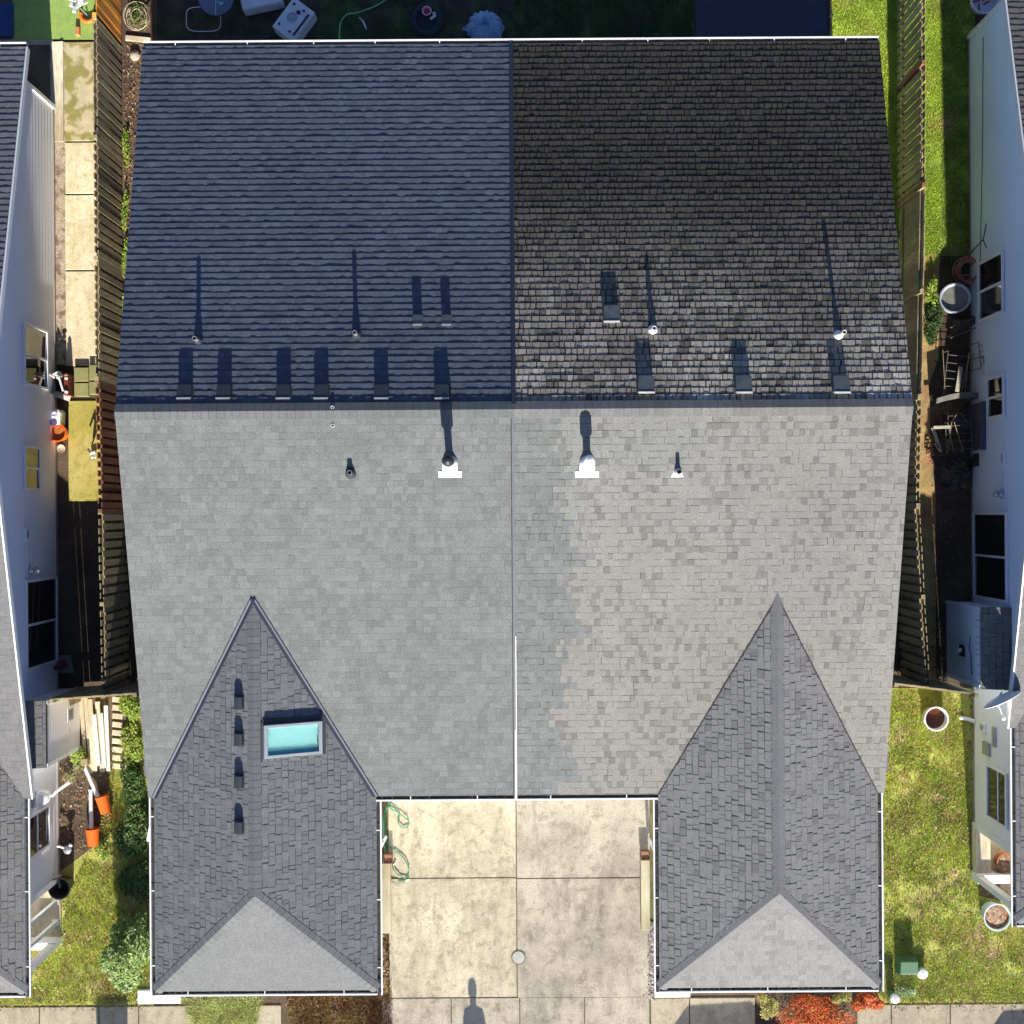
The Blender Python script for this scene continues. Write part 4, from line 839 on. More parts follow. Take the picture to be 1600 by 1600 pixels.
# ------------------------------------------------------------------ lumber and alley clutter
def board(p, q, w, h, z, label, m='lumber', name='timber_board', cat='board', group='boards in the stack by the left bay'):
    a, b = P(*p, z), P(*q, z); a.z = b.z = z + h/2; mb = MB(); mb.bar(a, b, w, h); o = obj(name, mb, M[m], bevel=.004); o['label'] = label; o['category'] = cat
    if group: o['group'] = group
    return o
BL = [((127, 1086), (136, 1192), 'lumber', .0, 'tan weathered board lying nearest the left bay wall'), ((134, 1088), (142, 1208), 'lumber', .0, 'long tan board second from the bay wall reaching lowest in the stack'),
      ((141, 1092), (149, 1204), 'lumber', .0, 'grey tan board third from the bay wall'), ((148, 1116), (155, 1196), 'lumber_white', .06, 'short pale board on top of the stack left of the whitest plank'),
      ((158, 1114), (164, 1199), 'lumber_white', .10, 'whitest plank on top of the timber stack'), ((166, 1102), (170, 1204), 'lumber_white', .04, 'narrow pale board at the outer edge of the stack'), ((153, 1096), (161, 1206), 'lumber', .0, 'buried tan board under the two pale planks')]
for p, q, m, z, l in BL: board(p, q, .115 if m == 'lumber' else .095, .045, z, l, m)
for i in range(9):
    y = 1092 + i * 13; a = P(176, y, 0); b = P(192 + (i % 3) * 3, y + 2, 0); mb = MB(); mb.bar(a + Vector((0, 0, .02)), b + Vector((0, 0, .02)), .13, .035); o = obj('edging_block', mb, M['lumber'], bevel=.008); o['label'] = 'short tan paving slat in the row between the timber stack and the ivy'; o['category'] = 'paving slat'; o['group'] = 'paving slats beside the ivy'
for (x0, y0, x1, y1, l) in ((119, 575, 141, 597, 'upper left mossy paving slab beside the fence'), (119, 599, 141, 620, 'lower left mossy paving slab beside the fence'), (142, 571, 155, 595, 'upper right narrow mossy slab against the fence'), (142, 597, 155, 617, 'lower right narrow mossy slab against the fence')):
    a, b = P(x0, y1, 0), P(x1, y0, 0); mb = MB(); mb.box(a.x, b.x, a.y, b.y, .0, .14); o = obj('paving_slab', mb, M['path_moss2'] if 'path_moss2' in M else M.setdefault('path_moss2', mat('olive_slab', (.26, .25, .10), .9, .15, 4, fine=.15)), bevel=.01); o['label'] = l; o['category'] = 'paving slab'; o['group'] = 'raised mossy slabs beside the left fence'
board((83, 614), (110, 623), .13, .05, .06, 'pale plank lying across the gravel below the dark crate', 'lumber_white', 'plank', 'plank', None)
# dark crate with white bits
p = P(97, 603, 0); r = thing('storage_crate', 'black open crate with white rags on its upper edge beside the left wall', 'crate', tuple(p)); mb = MB()
for a in ((-.16, -.14, -.22, .2), (.14, .16, -.22, .2)): mb.box(p.x + a[0], p.x + a[1], p.y + a[2], p.y + a[3], 0, .42)
mb.box(p.x - .139, p.x + .139, p.y - .22, p.y - .20, 0, .42); mb.box(p.x - .139, p.x + .139, p.y + .18, p.y + .2, 0, .42); mb.box(p.x - .139, p.x + .139, p.y - .199, p.y + .179, .01, .03); obj('crate_body', mb, M['plastic_k'], r)
rr = random.Random(5)
for k in range(7):
    mb = MB(); q = p + Vector((rr.uniform(-.2, .16), rr.uniform(.12, .25), .40 + rr.uniform(0, .05))); mb.tube([q + Vector((rr.uniform(-.04, .04), rr.uniform(-.05, .05) , rr.uniform(-.02, .08))) * t for t in (0, 1, 2)], [.03, .04, .012], 6); obj('rag', mb, M['plastic_w'], r, smooth=True)
mb = MB(); mb.tube([p + Vector((.08, .18, .44)), p + Vector((.18, -.16, .44))], .03, 8); obj('white_tube', mb, M['plastic_w'], r)
for k in range(8):
    mb = MB(); x = p.x - .2 + k * .05; mb.tube([(x, p.y + .16, 0), (x + .01, p.y + .22, rr.uniform(.42, .62))], [.02, .004], 5); obj('spike', mb, M['cedar_red'] if k % 2 else M['plastic_k'], r)
p = P(112, 600, 0); r = thing('red_planter', 'narrow dark red planter between the crate and the mossy slabs', 'planter', tuple(p)); mb = MB(); mb.box(p.x - .05, p.x + .06, p.y - .3, p.y + .2, 0, .4); obj('planter_body', mb, mat('dark_red', (.16, .03, .02), .6), r, bevel=.01)
for k, (dy, c) in enumerate(((.1, 'plastic_w'), (.17, 'terracotta'), (-.22, 'plastic_w'))): mb = MB(); mb.lathe((p.x + .02, p.y + dy, .4), [(.03, 0), (.045, .03), (.03, .06), (0, .07)], 10); obj('small_pot', mb, M[c], r, smooth=True)
# white jug
p = P(94.5, 654, 0); r = thing('detergent_jug', 'white plastic jug with a dark purple base edge above the orange bucket', 'jug', tuple(p)); mb = MB(); mb.prism([(p.x - .14, p.y - .17), (p.x + .12, p.y - .17), (p.x + .14, p.y + .12), (p.x + .09, p.y + .19), (p.x - .10, p.y + .19), (p.x - .14, p.y + .12)], 0, .40); obj('jug_body', mb, M['plastic_w'], r, bevel=.025)
mb = MB(); mb.tube([p + Vector((-.07, .06, .43)), p + Vector((0, .04, .46)), p + Vector((.07, .06, .43))], .012, 6); obj('handle', mb, M['plastic_k'], r); mb = MB(); mb.lathe((p.x - .02, p.y - .13, .40), [(.08, 0), (.08, .012)], 16); obj('cap', mb, mat('purple_plastic', (.12, .08, .22), .4), r)
p = P(96, 701, 0); r = thing('garden_dish', 'small pale green and pink dish on dark soil below the orange bucket', 'dish', tuple(p)); mb = MB(); mb.lathe(p, [(.05, 0), (.10, .03), (.095, .03), (.04, .012), (0, .012)], 18, cap1=False); obj('dish_body', mb, mat('pale_green_plastic', (.40, .52, .36), .5, .3, 20, col2=(.5, .35, .3)), r)
p = P(152, 706, 0); r = thing('folded_chair', 'broken white and black plastic object leaning on the left fence', 'broken chair', tuple(p)); mb = MB()
for a, b in (((-.12, .05, .3), (.02, -.05, .5)), ((-.02, -.08, .42), (.12, -.03, .5)), ((-.05, -.02, .2), (.03, -.16, .46)), ((.02, -.1, .4), (.1, -.16, .45))): mb.bar(p + Vector(a), p + Vector(b), .05, .03)
obj('chair_frame', mb, M['plastic_w'], r); mb = MB(); mb.add([p + Vector(v) for v in ((-.14, .16, .03), (.06, .2, .25), (.09, .02, .3), (-.1, 0, .1))], [(0, 1, 2, 3)]); obj('chair_seat', mb, M['plastic_k'], r)
# painted panel leaning in the dark alley
p = P(104, 1036, 0); r = thing('painted_panel', 'square green grey board with a red shape painted on it, lying by the left bay', 'panel', tuple(p)); mb = MB(); mb.obox(p + Vector((0, 0, .16)), .42, .44, .03, 0, .25, -.2); obj('board', mb, mat('green_grey_paint', (.20, .24, .18), .7, .15, 5), r)
mb = MB(); mb.obox(p + Vector((-.01, .01, .18)), .16, .17, .012, .3, .25, -.2); mb.obox(p + Vector((.06, -.05, .178)), .12, .07, .012, .9, .25, -.2); obj('red_shape', mb, mat('dark_red_paint', (.28, .05, .04), .6), r)
p = P(78, 1046, .5); r = thing('red_canister', 'small dark red canister against the wall left of the painted panel', 'canister', (p.x, p.y, 0)); 
for k in (-.07, .07): mb = MB(); mb.lathe((p.x + k + .08, p.y, 0), [(.045, 0), (.045, .3), (.02, .34)], 14); obj('tube', mb, mat('dark_red_tube', (.18, .03, .05), .5), r)
# spigot
p = P(113, 1322, 0); r = thing('garden_spigot', 'white metal spigot assembly above dark soil left of the lower bucket', 'spigot', tuple(p)); mb = MB(); mb.tube([p, p + Vector((0, 0, .3)), p + Vector((-.16, .08, .34)), p + Vector((-.24, .1, .36))], .03, 8); mb.tube([p + Vector((-.05, -.12, .15)), p + Vector((0, 0, .3)), p + Vector((.08, .12, .32))], .04, 8); obj('pipe', mb, M['white'], r, smooth=True)
mb = MB(); mb.lathe(p + Vector((0, 0, .3)), [(.03, 0), (.10, .02), (.10, .05), (.03, .07)], 8); obj('valve', mb, M['galv'], r)
p = P(137, 1188, 0); r = thing('wooden_post', 'grey mossy stump post at the foot of the slanted pipe', 'post', tuple(p)); mb = MB(); mb.box(p.x - .08, p.x + .08, p.y - .08, p.y + .08, 0, .25); obj('post_body', mb, M['cedar_old'], r, bevel=.01)

# ------------------------------------------------------------------ driveway things
p = P(810, 1496, .03); r = thing('drain_cover', 'round grey cover on the driveway centre joint', 'drain cover', tuple(p)); mb = MB(); mb.lathe(p, [(.17, .0), (.17, .008), (.145, .008), (.145, .002)], 32, cap1=False); obj('cover_ring', mb, M['joint'], r)
mb = MB(); mb.lathe(p, [(.145, .003), (.145, .012), (0, .014)], 32, cap1=False); obj('lid', mb, mat('cover_grey', (.40, .385, .36), .8, .1, 12), r); mb = MB(); mb.lathe(p + Vector((0, .08, .012)), [(.014, 0), (.014, .006)], 10); obj('bolt', mb, M['galv'], r)
def curb_beam(x0, x1, y0, y1, lab):
    a, b = P(x0, y1, 0), P(x1, y0, 0); mb = MB(); mb.box(a.x, b.x, a.y, b.y, 0, .16); o = obj('curb_beam', mb, mat('beam_wood', (.46, .42, .28), .9, .25, 3, col2=(.30, .24, .13), stretch=(1, .25, 1)), bevel=.012); o['label'] = lab; o['category'] = 'beam'
curb_beam(1001, 1014, 1341, 1450, 'pale wooden beam along the right edge of the driveway'); curb_beam(598, 611, 1346, 1455, 'grey wooden beam along the left edge of the driveway')
for x, y, l in ((1007, 1333, 'square rusty brown pot at the head of the right beam'), (608, 1338, 'rusty brown pot at the head of the left beam')):
    p = P(x, y, .03); r = thing('square_pot', l, 'pot', tuple(p)); mb = MB(); s = .11
    mb.add([(p.x + a * s * k, p.y + b * s * k, z) for z, k in ((.03, .8), (.26, 1), (.26, .85), (.2, .82)) for a, b in ((-1, -1), (1, -1), (1, 1), (-1, 1))], [(i + 4*l_, (i+1) % 4 + 4*l_, (i+1) % 4 + 4*l_ + 4, i + 4*l_ + 4) for l_ in range(3) for i in range(4)] + [(12, 13, 14, 15)]); obj('pot_body', mb, mat('rusty_pot', (.13, .05, .02), .7), r)
    mb = MB(); mb.box(p.x - s*.8, p.x + s*.8, p.y - s*.8, p.y + s*.8, .2, .215); obj('soil', mb, M['dead_leaves'], r)
def hose(pts, z0, rad, m, label, seed=1, name='garden_hose', n=8, zs=None):
    r = random.Random(seed); ctl = [P(x, y, z0) for x, y in pts]; out = []
    for i in range(len(ctl) - 1):
        a, b, c, d = ctl[max(i-1, 0)], ctl[i], ctl[i+1], ctl[min(i+2, len(ctl)-1)]
        for k in range(n):
            t = k / n; q = .5 * ((2*b) + (c-a)*t + (2*a - 5*b + 4*c - d)*t*t + (3*b - a - 3*c + d)*t**3); q.z = z0 + .004 * math.sin(i * 3.1 + k) + .012 * (i % 3); out.append(q)
    root = thing(name, label, 'hose', tuple(out[0])); mb = MB(); mb.tube(out, rad, 7); obj('tube', mb, m, root, smooth=True)
    e = MB(); t = (out[-1] - out[-2]).normalized(); e.tube([out[-1] - t * .02, out[-1] + t * .06], rad * 1.5, 8); obj('nozzle', e, M['galv'], root); return root
def zpt(l): return [(560 + x / 3.2, 1200 + y / 3.2) for x, y in l]
hose(zpt([(150, 165), (160, 200), (205, 225), (248, 262), (245, 293), (215, 295), (198, 262), (205, 228), (170, 195), (140, 205), (132, 260), (134, 330), (150, 380), (190, 415), (230, 455), (252, 505), (240, 548), (200, 535), (172, 495), (178, 480)]), .05, .013, M['hose_g'], 'tangled green hose on the driveway by the left wing', 1)
hose(zpt([(165, 175), (128, 230), (126, 320), (134, 420), (140, 500), (160, 560), (205, 575), (245, 560)]), .055, .011, M['hose_g'], 'single long green hose curve beside the tangled one on the driveway', 2)
for sx, x, y0_, y1_ in ((1, 3.02, -7.25, -7.75), (-1, -2.87, -7.15, -7.65), (-1, -7.92, -6.7, -7.3)):
    mb = MB(); mb.tube([(x, y0_, EAVE - .12), (x + .02 * sx, y0_ - .05, EAVE - .25), (x + .16 * sx, y1_ + .12, EAVE - .5), (x + .16 * sx, y1_, .1)], .04, 6); obj('downspout', mb, M['white'], house)
# ------------------------------------------------------------------ utility pieces on the right lawn
p = P(1413, 1506, 0); r = thing('utility_box', 'dark green box with a pale front edge on the lawn by the right wing corner', 'utility box', tuple(p)); mb = MB(); a = .23
mb.add([p + Vector(v) for v in ((-a, -.22, 0), (a, -.22, 0), (a, .22, 0), (-a, .22, 0), (-a * .9, -.12, .38), (a * .9, -.12, .38), (a * .9, .2, .42), (-a * .9, .2, .42))], [(3, 2, 1, 0), (4, 5, 6, 7), (0, 1, 5, 4), (1, 2, 6, 5), (2, 3, 7, 6), (3, 0, 4, 7)]); obj('box_body', mb, M['plastic_g'], r, bevel=.02)
mb = MB(); mb.add([p + Vector(v) for v in ((-a*.8, -.235, .04), (a*.8, -.235, .04), (a*.75, -.14, .36), (-a*.75, -.14, .36))], [(0, 1, 2, 3)]); obj('front_panel', mb, mat('pale_green_paint', (.42, .52, .44), .5), r)
for x, y, h, rr_, l in ((1437, 1516, .24, .13, 'low white capped pipe beside the green utility box'), (1391, 1551, .42, .11, 'taller white capped post at the sidewalk edge below the right wing corner')):
    p = P(x, y, 0); r = thing('capped_post', l, 'post', tuple(p)); mb = MB(); mb.lathe(p, [(rr_ * .8, 0), (rr_ * .8, h - .04)], 22); obj('post_body', mb, M['plastic_g'] if h > .3 else M['galv'], r, smooth=False); mb = MB(); mb.lathe(p, [(rr_, h - .07), (rr_, h - .02), (rr_ * .8, h), (0, h + .02)], 26, cap1=False); obj('cap', mb, M['plastic_w'], r, smooth=False)
# ------------------------------------------------------------------ things behind the house (in its shade)
p = P(348, 15, 0); r = thing('patio_table', 'round blue grey patio table with a radial frame behind the left half of the house', 'table', tuple(p)); mb = MB(); mb.lathe((p.x, p.y, .68), [(.41, 0), (.42, .015), (.0, .017)], 36, cap1=False); obj('table_top', mb, M['mesh_blue'], r)
mb = MB(); mb.tube([(p.x + .42 * math.cos(a), p.y + .42 * math.sin(a), .695) for a in [math.pi * 2 * i / 30 for i in range(31)]], .012, 6); obj('rim', mb, M['black_metal'], r)
for k in range(3):
    a = .5 + k * 2.094; mb = MB(); mb.tube([(p.x, p.y, .70), (p.x + .4 * math.cos(a), p.y + .4 * math.sin(a), .70)], .008, 5); obj('spoke', mb, M['bin_grey'], r); mb = MB(); mb.tube([(p.x + .15 * math.cos(a), p.y + .15 * math.sin(a), .66), (p.x + .34 * math.cos(a), p.y + .34 * math.sin(a), 0)], .014, 6); obj('leg', mb, M['black_metal'], r)
mb = MB(); mb.lathe((p.x, p.y, .70), [(.04, 0), (.03, .02), (0, .022)], 12); obj('hub', mb, M['bin_grey'], r)
p = P(340, 3, .72); r = thing('garden_tap_head', 'small pale spray head lying on the round patio table', 'spray head', (p.x, p.y, .70)); mb = MB(); mb.tube([p, p + Vector((.08, -.06, .02)), p + Vector((.14, -.02, .02))], [.02, .035, .03], 8); obj('head', mb, mat('pale_teal_plastic', (.3, .5, .6), .4), r, smooth=True)
def looped(cx, cy, hw_, hh_, z): 
    out = []
    for i in range(41):
        a = 2 * math.pi * i / 40; e = .5; x = math.copysign(abs(math.cos(a)) ** e, math.cos(a)) * hw_; y = math.copysign(abs(math.sin(a)) ** e, math.sin(a)) * hh_; q = P(cx + x, cy + y, z); out.append(q)
    return out
p = P(318, 30, 0); r = thing('wire_chair', 'thin dark wire chair frame beside the round patio table', 'chair', tuple(p)); mb = MB(); mb.tube(looped(318, 30, 27, 19, .42), .010, 5); obj('seat_frame', mb, M['bin_grey'], r)
for k in range(5): mb = MB(); q = P(298 + k * 10, 13, .42); s = P(298 + k * 10, 47, .42); mb.tube([q, s], .004, 4); obj('seat_wire', mb, M['black_metal'], r)
for (x, y) in ((295, 15), (341, 15), (295, 45), (341, 45)): mb = MB(); q = P(x, y, .42); mb.tube([q, (q.x, q.y, 0)], .010, 5); obj('leg', mb, M['black_metal'], r)
def appliance(cx, cy, w, l, rz, h, label, dots):
    p = P(cx, cy, h * .5); r = thing('storage_bin', label, 'storage bin', (p.x, p.y, 0)); mb = MB(); mb.obox((p.x, p.y, h/2), w, l, h, rz); obj('bin_body', mb, M['bin_grey'], r, bevel=.03)
    c, s = math.cos(rz), math.sin(rz); L_ = lambda x, y, z: (p.x + x*c - y*s, p.y + x*s + y*c, z)
    mb = MB(); mb.obox(L_(w * .36, 0, h + .004), .05, l * .7, .02, rz); obj('slot', mb, M['tarp'], r)
    if dots:
        for x, y, rad in ((-.05, .02, .12), (.0, .2, .05), (-.2, .3, .03), (-.2, -.28, .03), (.08, .3, .03), (.1, -.28, .03)):
            mb = MB(); q = Vector(L_(x, y, h)); mb.lathe(q, [(rad, 0), (rad, .012), (rad * .8, .012), (rad * .8, .004), (rad * .4, .004), (rad*.4, .014), (0, .014)], 20, cap1=False); obj('dial', mb, M['galv'] if rad > .06 else M['tarp'], r)
appliance(461, 36, .62, .86, R(-37), .45, 'grey white bin with round dials on its lid, turned at an angle behind the eave', True)
appliance(408, -5, .95, .6, R(12), .4, 'pale bin cut off by the top edge, right of the round patio table', False)
hose([(618, -12), (590, 8), (560, 20), (541, 24), (532, 38), (530, 66), (531, 90)], .02, .02, mat('pale_green_hose', (.16, .42, .22), .5), 'pale green hose curving over the shaded ground behind the left half', 3)
p = P(568, 36, 0); r = thing('garden_trowel', 'small pale curved tool on the shaded grass right of the hose', 'tool', tuple(p)); mb = MB(); mb.tube([P(561, 27, .02), P(567, 33, .03), P(570, 40, .03), P(573, 47, .02)], [.012, .02, .022, .012], 6); obj('tool_body', mb, M['bin_grey'], r, smooth=True); mb = MB(); mb.lathe(P(573, 48, .01), [(.03, 0), (.03, .03)], 10); obj('knob', mb, M['black_metal'], r)
p = P(668, 36, 0); r = thing('tyre_planter', 'black round tub with cups on it behind the eave', 'tub', tuple(p)); mb = MB(); mb.lathe(p, [(.30, 0), (.37, .06), (.38, .2), (.33, .27), (.26, .27), (.24, .2), (0, .2)], 30, cap1=False); obj('tub_body', mb, mat('rubber', (.022, .025, .035), .8, .3, 15), r)
p = P(667, 18, .27); r = thing('red_cup', 'red cup with a pale pink rim standing on the black tub', 'cup', (p.x, p.y, .2)); mb = MB(); mb.lathe((p.x, p.y, .2), [(.07, 0), (.1, .11), (.115, .11), (.115, .12), (.085, .12), (.06, .02), (0, .02)], 20, cap1=False); obj('cup_body', mb, mat('pink_rim', (.7, .35, .42), .5), r); mb = MB(); mb.lathe((p.x, p.y, .25), [(.082, 0), (0, .01)], 18, cap1=False); obj('contents', mb, mat('crimson', (.5, .02, .07), .5), r)
p = P(676, 26, .24); r = thing('white_scoop', 'small pale scoop lying beside the red cup on the tub', 'scoop', (p.x, p.y, .2)); mb = MB(); mb.obox((p.x + .04, p.y + .05, .24), .08, .12, .03, .1); mb.tube([(p.x - .06, p.y - .06, .24), (p.x + .03, p.y, .25)], .035, 8); obj('scoop_body', mb, M['bin_grey'], r)
p = P(758, 46, 0); r = thing('plastic_bag', 'crumpled blue plastic bag tied at one corner behind the eave', 'bag', tuple(p)); rr = random.Random(8)
mb = MB(); rings = []; NN = 40
for k in range(12):
    t = k / 11; z = .42 * math.sin(t * math.pi / 2); rad = .42 * math.cos(t * math.pi / 2) ** .55 + .01; rings.append([(p.x + rad * (1 + .10 * math.sin(i * 2.3 + 1) * (1 - t) + .07 * math.sin(i * 5.1 + k * .3)) * math.cos(2*math.pi*i/NN), p.y + .9 * rad * (1 + .08 * math.sin(i * 3.7)) * math.sin(2*math.pi*i/NN), z + .012 * math.sin(i * 2.9 + k)) for i in range(NN)])
vv = [v for rg_ in rings for v in rg_]; mb.add(vv, [(k*NN+i, k*NN+(i+1) % NN, (k+1)*NN+(i+1) % NN, (k+1)*NN+i) for k in range(11) for i in range(NN)] + [tuple(range(11*NN, 12*NN))]); obj('bag_body', mb, M['blue_cloth'], r)
mb = MB(); mb.tube([p + Vector((-.33, -.06, .1)), p + Vector((-.45, -.06, .14)), p + Vector((-.52, -.02, .16))], [.08, .025, .06], 8); obj('knot', mb, M['blue_cloth'], r)
q0, q1 = P(1088, 200, 0), P(1293, -60, 0); mb = MB(); mb.box(q0.x, q1.x, q0.y, q1.y, .0, .03); o = obj('dark_mat', mb, M['tarp'], bevel=.01); o['label'] = 'large flat dark blue mat on the ground behind the right half'; o['category'] = 'mat'
q0, q1 = P(-40, 58, 0), P(22, 5, 0); mb = MB(); mb.box(q0.x, q1.x, q0.y, q1.y, .015, .04); o = obj('blue_mat', mb, mat('navy_mat', (.02, .05, .16), .8), bevel=.01); o['label'] = 'navy blue mat on the shaded turf in the top left corner'; o['category'] = 'mat'
a, b = P(1297, -30, 0), P(1297, 200, 0); r = thing('lawn_edging', 'thin metal edging strip between the dark mat and the bright lawn', 'edging', tuple(b)); mb = MB(); mb.bar(a + Vector((0, 0, .05)), b + Vector((0, 0, .05)), .02, .1); obj('strip', mb, M['cedar_old'], r)
for k in range(6): mb = MB(); y = b.y + (a.y - b.y) * (k + .5) / 6; mb.box(a.x - .03, a.x + .03, y - .03, y + .03, 0, .16); obj('stake', mb, M['lumber'], r)
# top-left turf things
p = P(139, 33, 0); r = thing('toy_ring', 'orange curved toy ring against the new cedar fence on the turf', 'toy', tuple(p)); mb = MB(); mb.tube([(p.x + .17 * math.cos(a), p.y + .13 + .17 * math.sin(a), .08) for a in [R(175 + 190 * i / 16) for i in range(17)]], .05, 10); obj('ring', mb, M['plastic_o'], r, smooth=True)
p = P(127, 15, 0); r = thing('folded_stroller', 'grey and white folded cloth seat on the turf beside the orange ring', 'folding seat', tuple(p)); rr = random.Random(2)
for k in range(6): mb = MB(); mb.obox(p + Vector((rr.uniform(-.12, .12), rr.uniform(-.12, .15), .1 + .05 * k)), rr.uniform(.12, .24), rr.uniform(.08, .16), .04, rr.uniform(0, 3), rr.uniform(-.5, .5), rr.uniform(-.5, .5)); obj('cushion', mb, M['bin_grey'] if k % 2 else M['plastic_w'], r, bevel=.012)
mb = MB(); mb.tube([p + Vector((-.2, -.1, .05)), p + Vector((0, 0, .35)), p + Vector((.16, -.16, .05))], .015, 6); obj('frame', mb, M['galv'], r)
p = P(123, 51, 0); r = thing('terracotta_brick', 'small upright orange brick at the edge of the bright turf', 'brick', tuple(p)); mb = MB(); mb.box(p.x - .05, p.x + .05, p.y - .09, p.y + .10, 0, .12); obj('brick_body', mb, mat('orange_brick', (.55, .22, .08), .8), r, bevel=.008)
# twig bundle at the top of the side bed
p = P(219, 32, 0); r = thing('brush_pile', 'round pile of bare twigs in the bed at the top left of the house', 'brush pile', tuple(p)); rr = random.Random(4)
for k in range(26):
    a0 = rr.uniform(0, 6.28); R0 = rr.uniform(.08, .3); w = rr.uniform(1.5, 4.5); mb = MB(); mb.tube([p + Vector((R0 * (1 + .1 * i / 9) * math.cos(a0 + w * i / 9) , R0 * 1.2 * math.sin(a0 + w * i / 9), .05 + .012 * k + .02 * math.sin(i))) for i in range(10)], rr.uniform(.004, .010), 5, ); obj('twig', mb, M['cedar_old'] if k % 3 else M['lumber'], r)
a = P(238, -10, 0); b = P(240, 66, 0); r = thing('wire_edging', 'low rusty edging along the bed behind the left corner of the house', 'edging', tuple(a)); mb = MB(); mb.bar(a + Vector((0, 0, .08)), b + Vector((0, 0, .08)), .03, .16); obj('strip', mb, M['cedar_red'], r)
board((197, 60), (236, 64), .12, .06, 0, 'pale timber across the top of the side bed', 'lumber', 'timber', 'timber', None)
p = P(212, 88, 0); r = thing('garden_rock', 'pale rock in the bed by the top left corner of the house', 'rock', tuple(p)); mb = MB(); mb.lathe(p, [(.1, 0), (.13, .05), (.1, .11), (.04, .14), (0, .145)], 9, cap1=False); obj('rock_body', mb, mat('rock', (.42, .33, .25), .9, .2, 12), r)

# ------------------------------------------------------------------ right alley clutter
M['alum'] = mat('worn_aluminium', (.13, .13, .12), .6, .2, 8, metal=.2); M['lumber_dim'] = mat('grey_lumber', (.40, .36, .27), .85, .3, 6); M['wood_d'] = mat('dark_wet_wood', (.06, .045, .03), .8, .3, 6)
p = P(1484, 472, 0); r = thing('metal_basin', 'large round grey basin tilted beside the ivy', 'basin', tuple(p)); ax = Vector((-.25, .06, 1)).normalized(); mb = MB(); mb.lathe(p + Vector((.06, 0, .1)), [(.30, 0), (.335, .36), (.35, .36), (.35, .38), (.32, .38), (.29, .30), (0, .30)], 36, axis=ax, cap1=False); obj('basin_body', mb, mat('basin_grey', (.36, .40, .46), .5, .1, 5), r)
mb = MB(); mb.lathe(p + Vector((.06, 0, .1)) + ax * .31, [(.30, 0), (0, .004)], 30, axis=ax, cap1=False); obj('contents', mb, mat('silty_water', (.19, .19, .165), .5, .25, 6), r)
p = P(1506, 427, 0)
r = thing('hose_coil', 'coiled dusty red hose hanging beside the blue wall above the basin', 'hose', tuple(p))
for k in range(9):
    mb = MB(); cxk = p.x + .03 * math.sin(k * 2.2); cyk = p.y + .04 * math.cos(k * 1.7); rx, ry_ = .30 - .012 * k, .30 - .02 * (k % 4); mb.tube([(cxk + rx * math.cos(a), cyk + ry_ * math.sin(a), .10 + .035 * k + .03 * math.sin(a + k)) for a in [2*math.pi*i/28 for i in range(29)]], .016, 6); obj('hose_loop', mb, M['hose_r'] if k % 3 else mat('tan_hose', (.35, .24, .12), .6), r, smooth=True)
mb = MB(); mb.tube([p + Vector((-.28, -.12, .42)), p + Vector((-.1, -.3, .44)), p + Vector((.1, -.24, .44)), p + Vector((-.02, -.12, .44)), p + Vector((-.24, -.14, .44))], .017, 6); obj('hose_loop', mb, M['hose_r'], r, smooth=True)
p = P(1502, 395, 0); r = thing('stick_bundle', 'grey sticks laid on the shaded grass above the red hose', 'sticks', tuple(p))
for k in range(8): mb = MB(); x = p.x - .25 + k * .065; mb.tube([(x, p.y + .2, .03 + .01 * (k % 3)), (x + .02, p.y, .05), (x - .01, p.y - .22, .03)], .008, 5); obj('stick', mb, M['cedar_old'], r)
p = P(1500, 515, 0); r = thing('wheelbarrow', 'dark overturned barrow tray below the basin', 'barrow', tuple(p)); mb = MB(); mb.add([p + Vector(v) for v in ((-.35, -.2, .1), (.35, .12, .1), (.35, .34, .1), (-.2, .24, .1), (-.2, -.1, .34), (.25, .1, .36), (.25, .26, .36), (-.1, .18, .34))], [(0, 1, 5, 4), (1, 2, 6, 5), (2, 3, 7, 6), (3, 0, 4, 7), (4, 5, 6, 7)]); obj('tray', mb, mat('dark_brown_metal', (.045, .03, .025), .6), r, bevel=.02)
for s in (-.12, .12): mb = MB(); mb.tube([p + Vector((-.3, s - .1, .2)), p + Vector((.1, s + .05, .4)), p + Vector((.45, s + .2, .3))], .014, 6); obj('handle', mb, M['alum'], r)
def frame_stack(px0, py0, w, l, label, n, seed, z=.25, rz=.0):
    p = P(px0, py0, 0); r = thing('metal_rack', label, 'rack', tuple(p)); rr = random.Random(seed); c, s = math.cos(rz), math.sin(rz)
    L_ = lambda x, y, zz: (p.x + x*c - y*s, p.y + x*s + y*c, zz)
    for sx in (-1, 1):
        mb = MB(); mb.tube([L_(sx*w, -l, 0), L_(sx*w, -l, z), L_(sx*w, l, z), L_(sx*w, l, 0)], .012, 6); obj('side_frame', mb, M['alum'], r)
    for k in range(n): y = -l + 2*l*(k+.5)/n; mb = MB(); mb.tube([L_(-w, y, z), L_(w, y + rr.uniform(-.03, .03), z)], .008, 5); obj('crossbar', mb, M['alum'], r)
    for k in range(3): x = rr.uniform(-w, w); mb = MB(); mb.tube([L_(x, -l, z + .01), L_(x + rr.uniform(-.2, .2), l, z + .02)], .008, 5); obj('rod', mb, M['cedar_old'], r)
frame_stack(1487, 590, .30, .55, 'metal chair frame rack standing in shade left of the small upper window', 6, 1, .45, -.12)
frame_stack(1521, 560, .14, .30, 'narrow bent metal frame against the blue wall', 4, 2, .8, .1)
frame_stack(1525, 590, .10, .42, 'thin upright metal frame below the bent frame', 3, 6, .9, .15)
frame_stack(1487, 685, .30, .36, 'square wire rack with a crossed grid in the middle of the alley', 4, 3, .5, .05)
frame_stack(1490, 655, .26, .12, 'small low rack directly above the square wire rack', 2, 9, .35, .02)
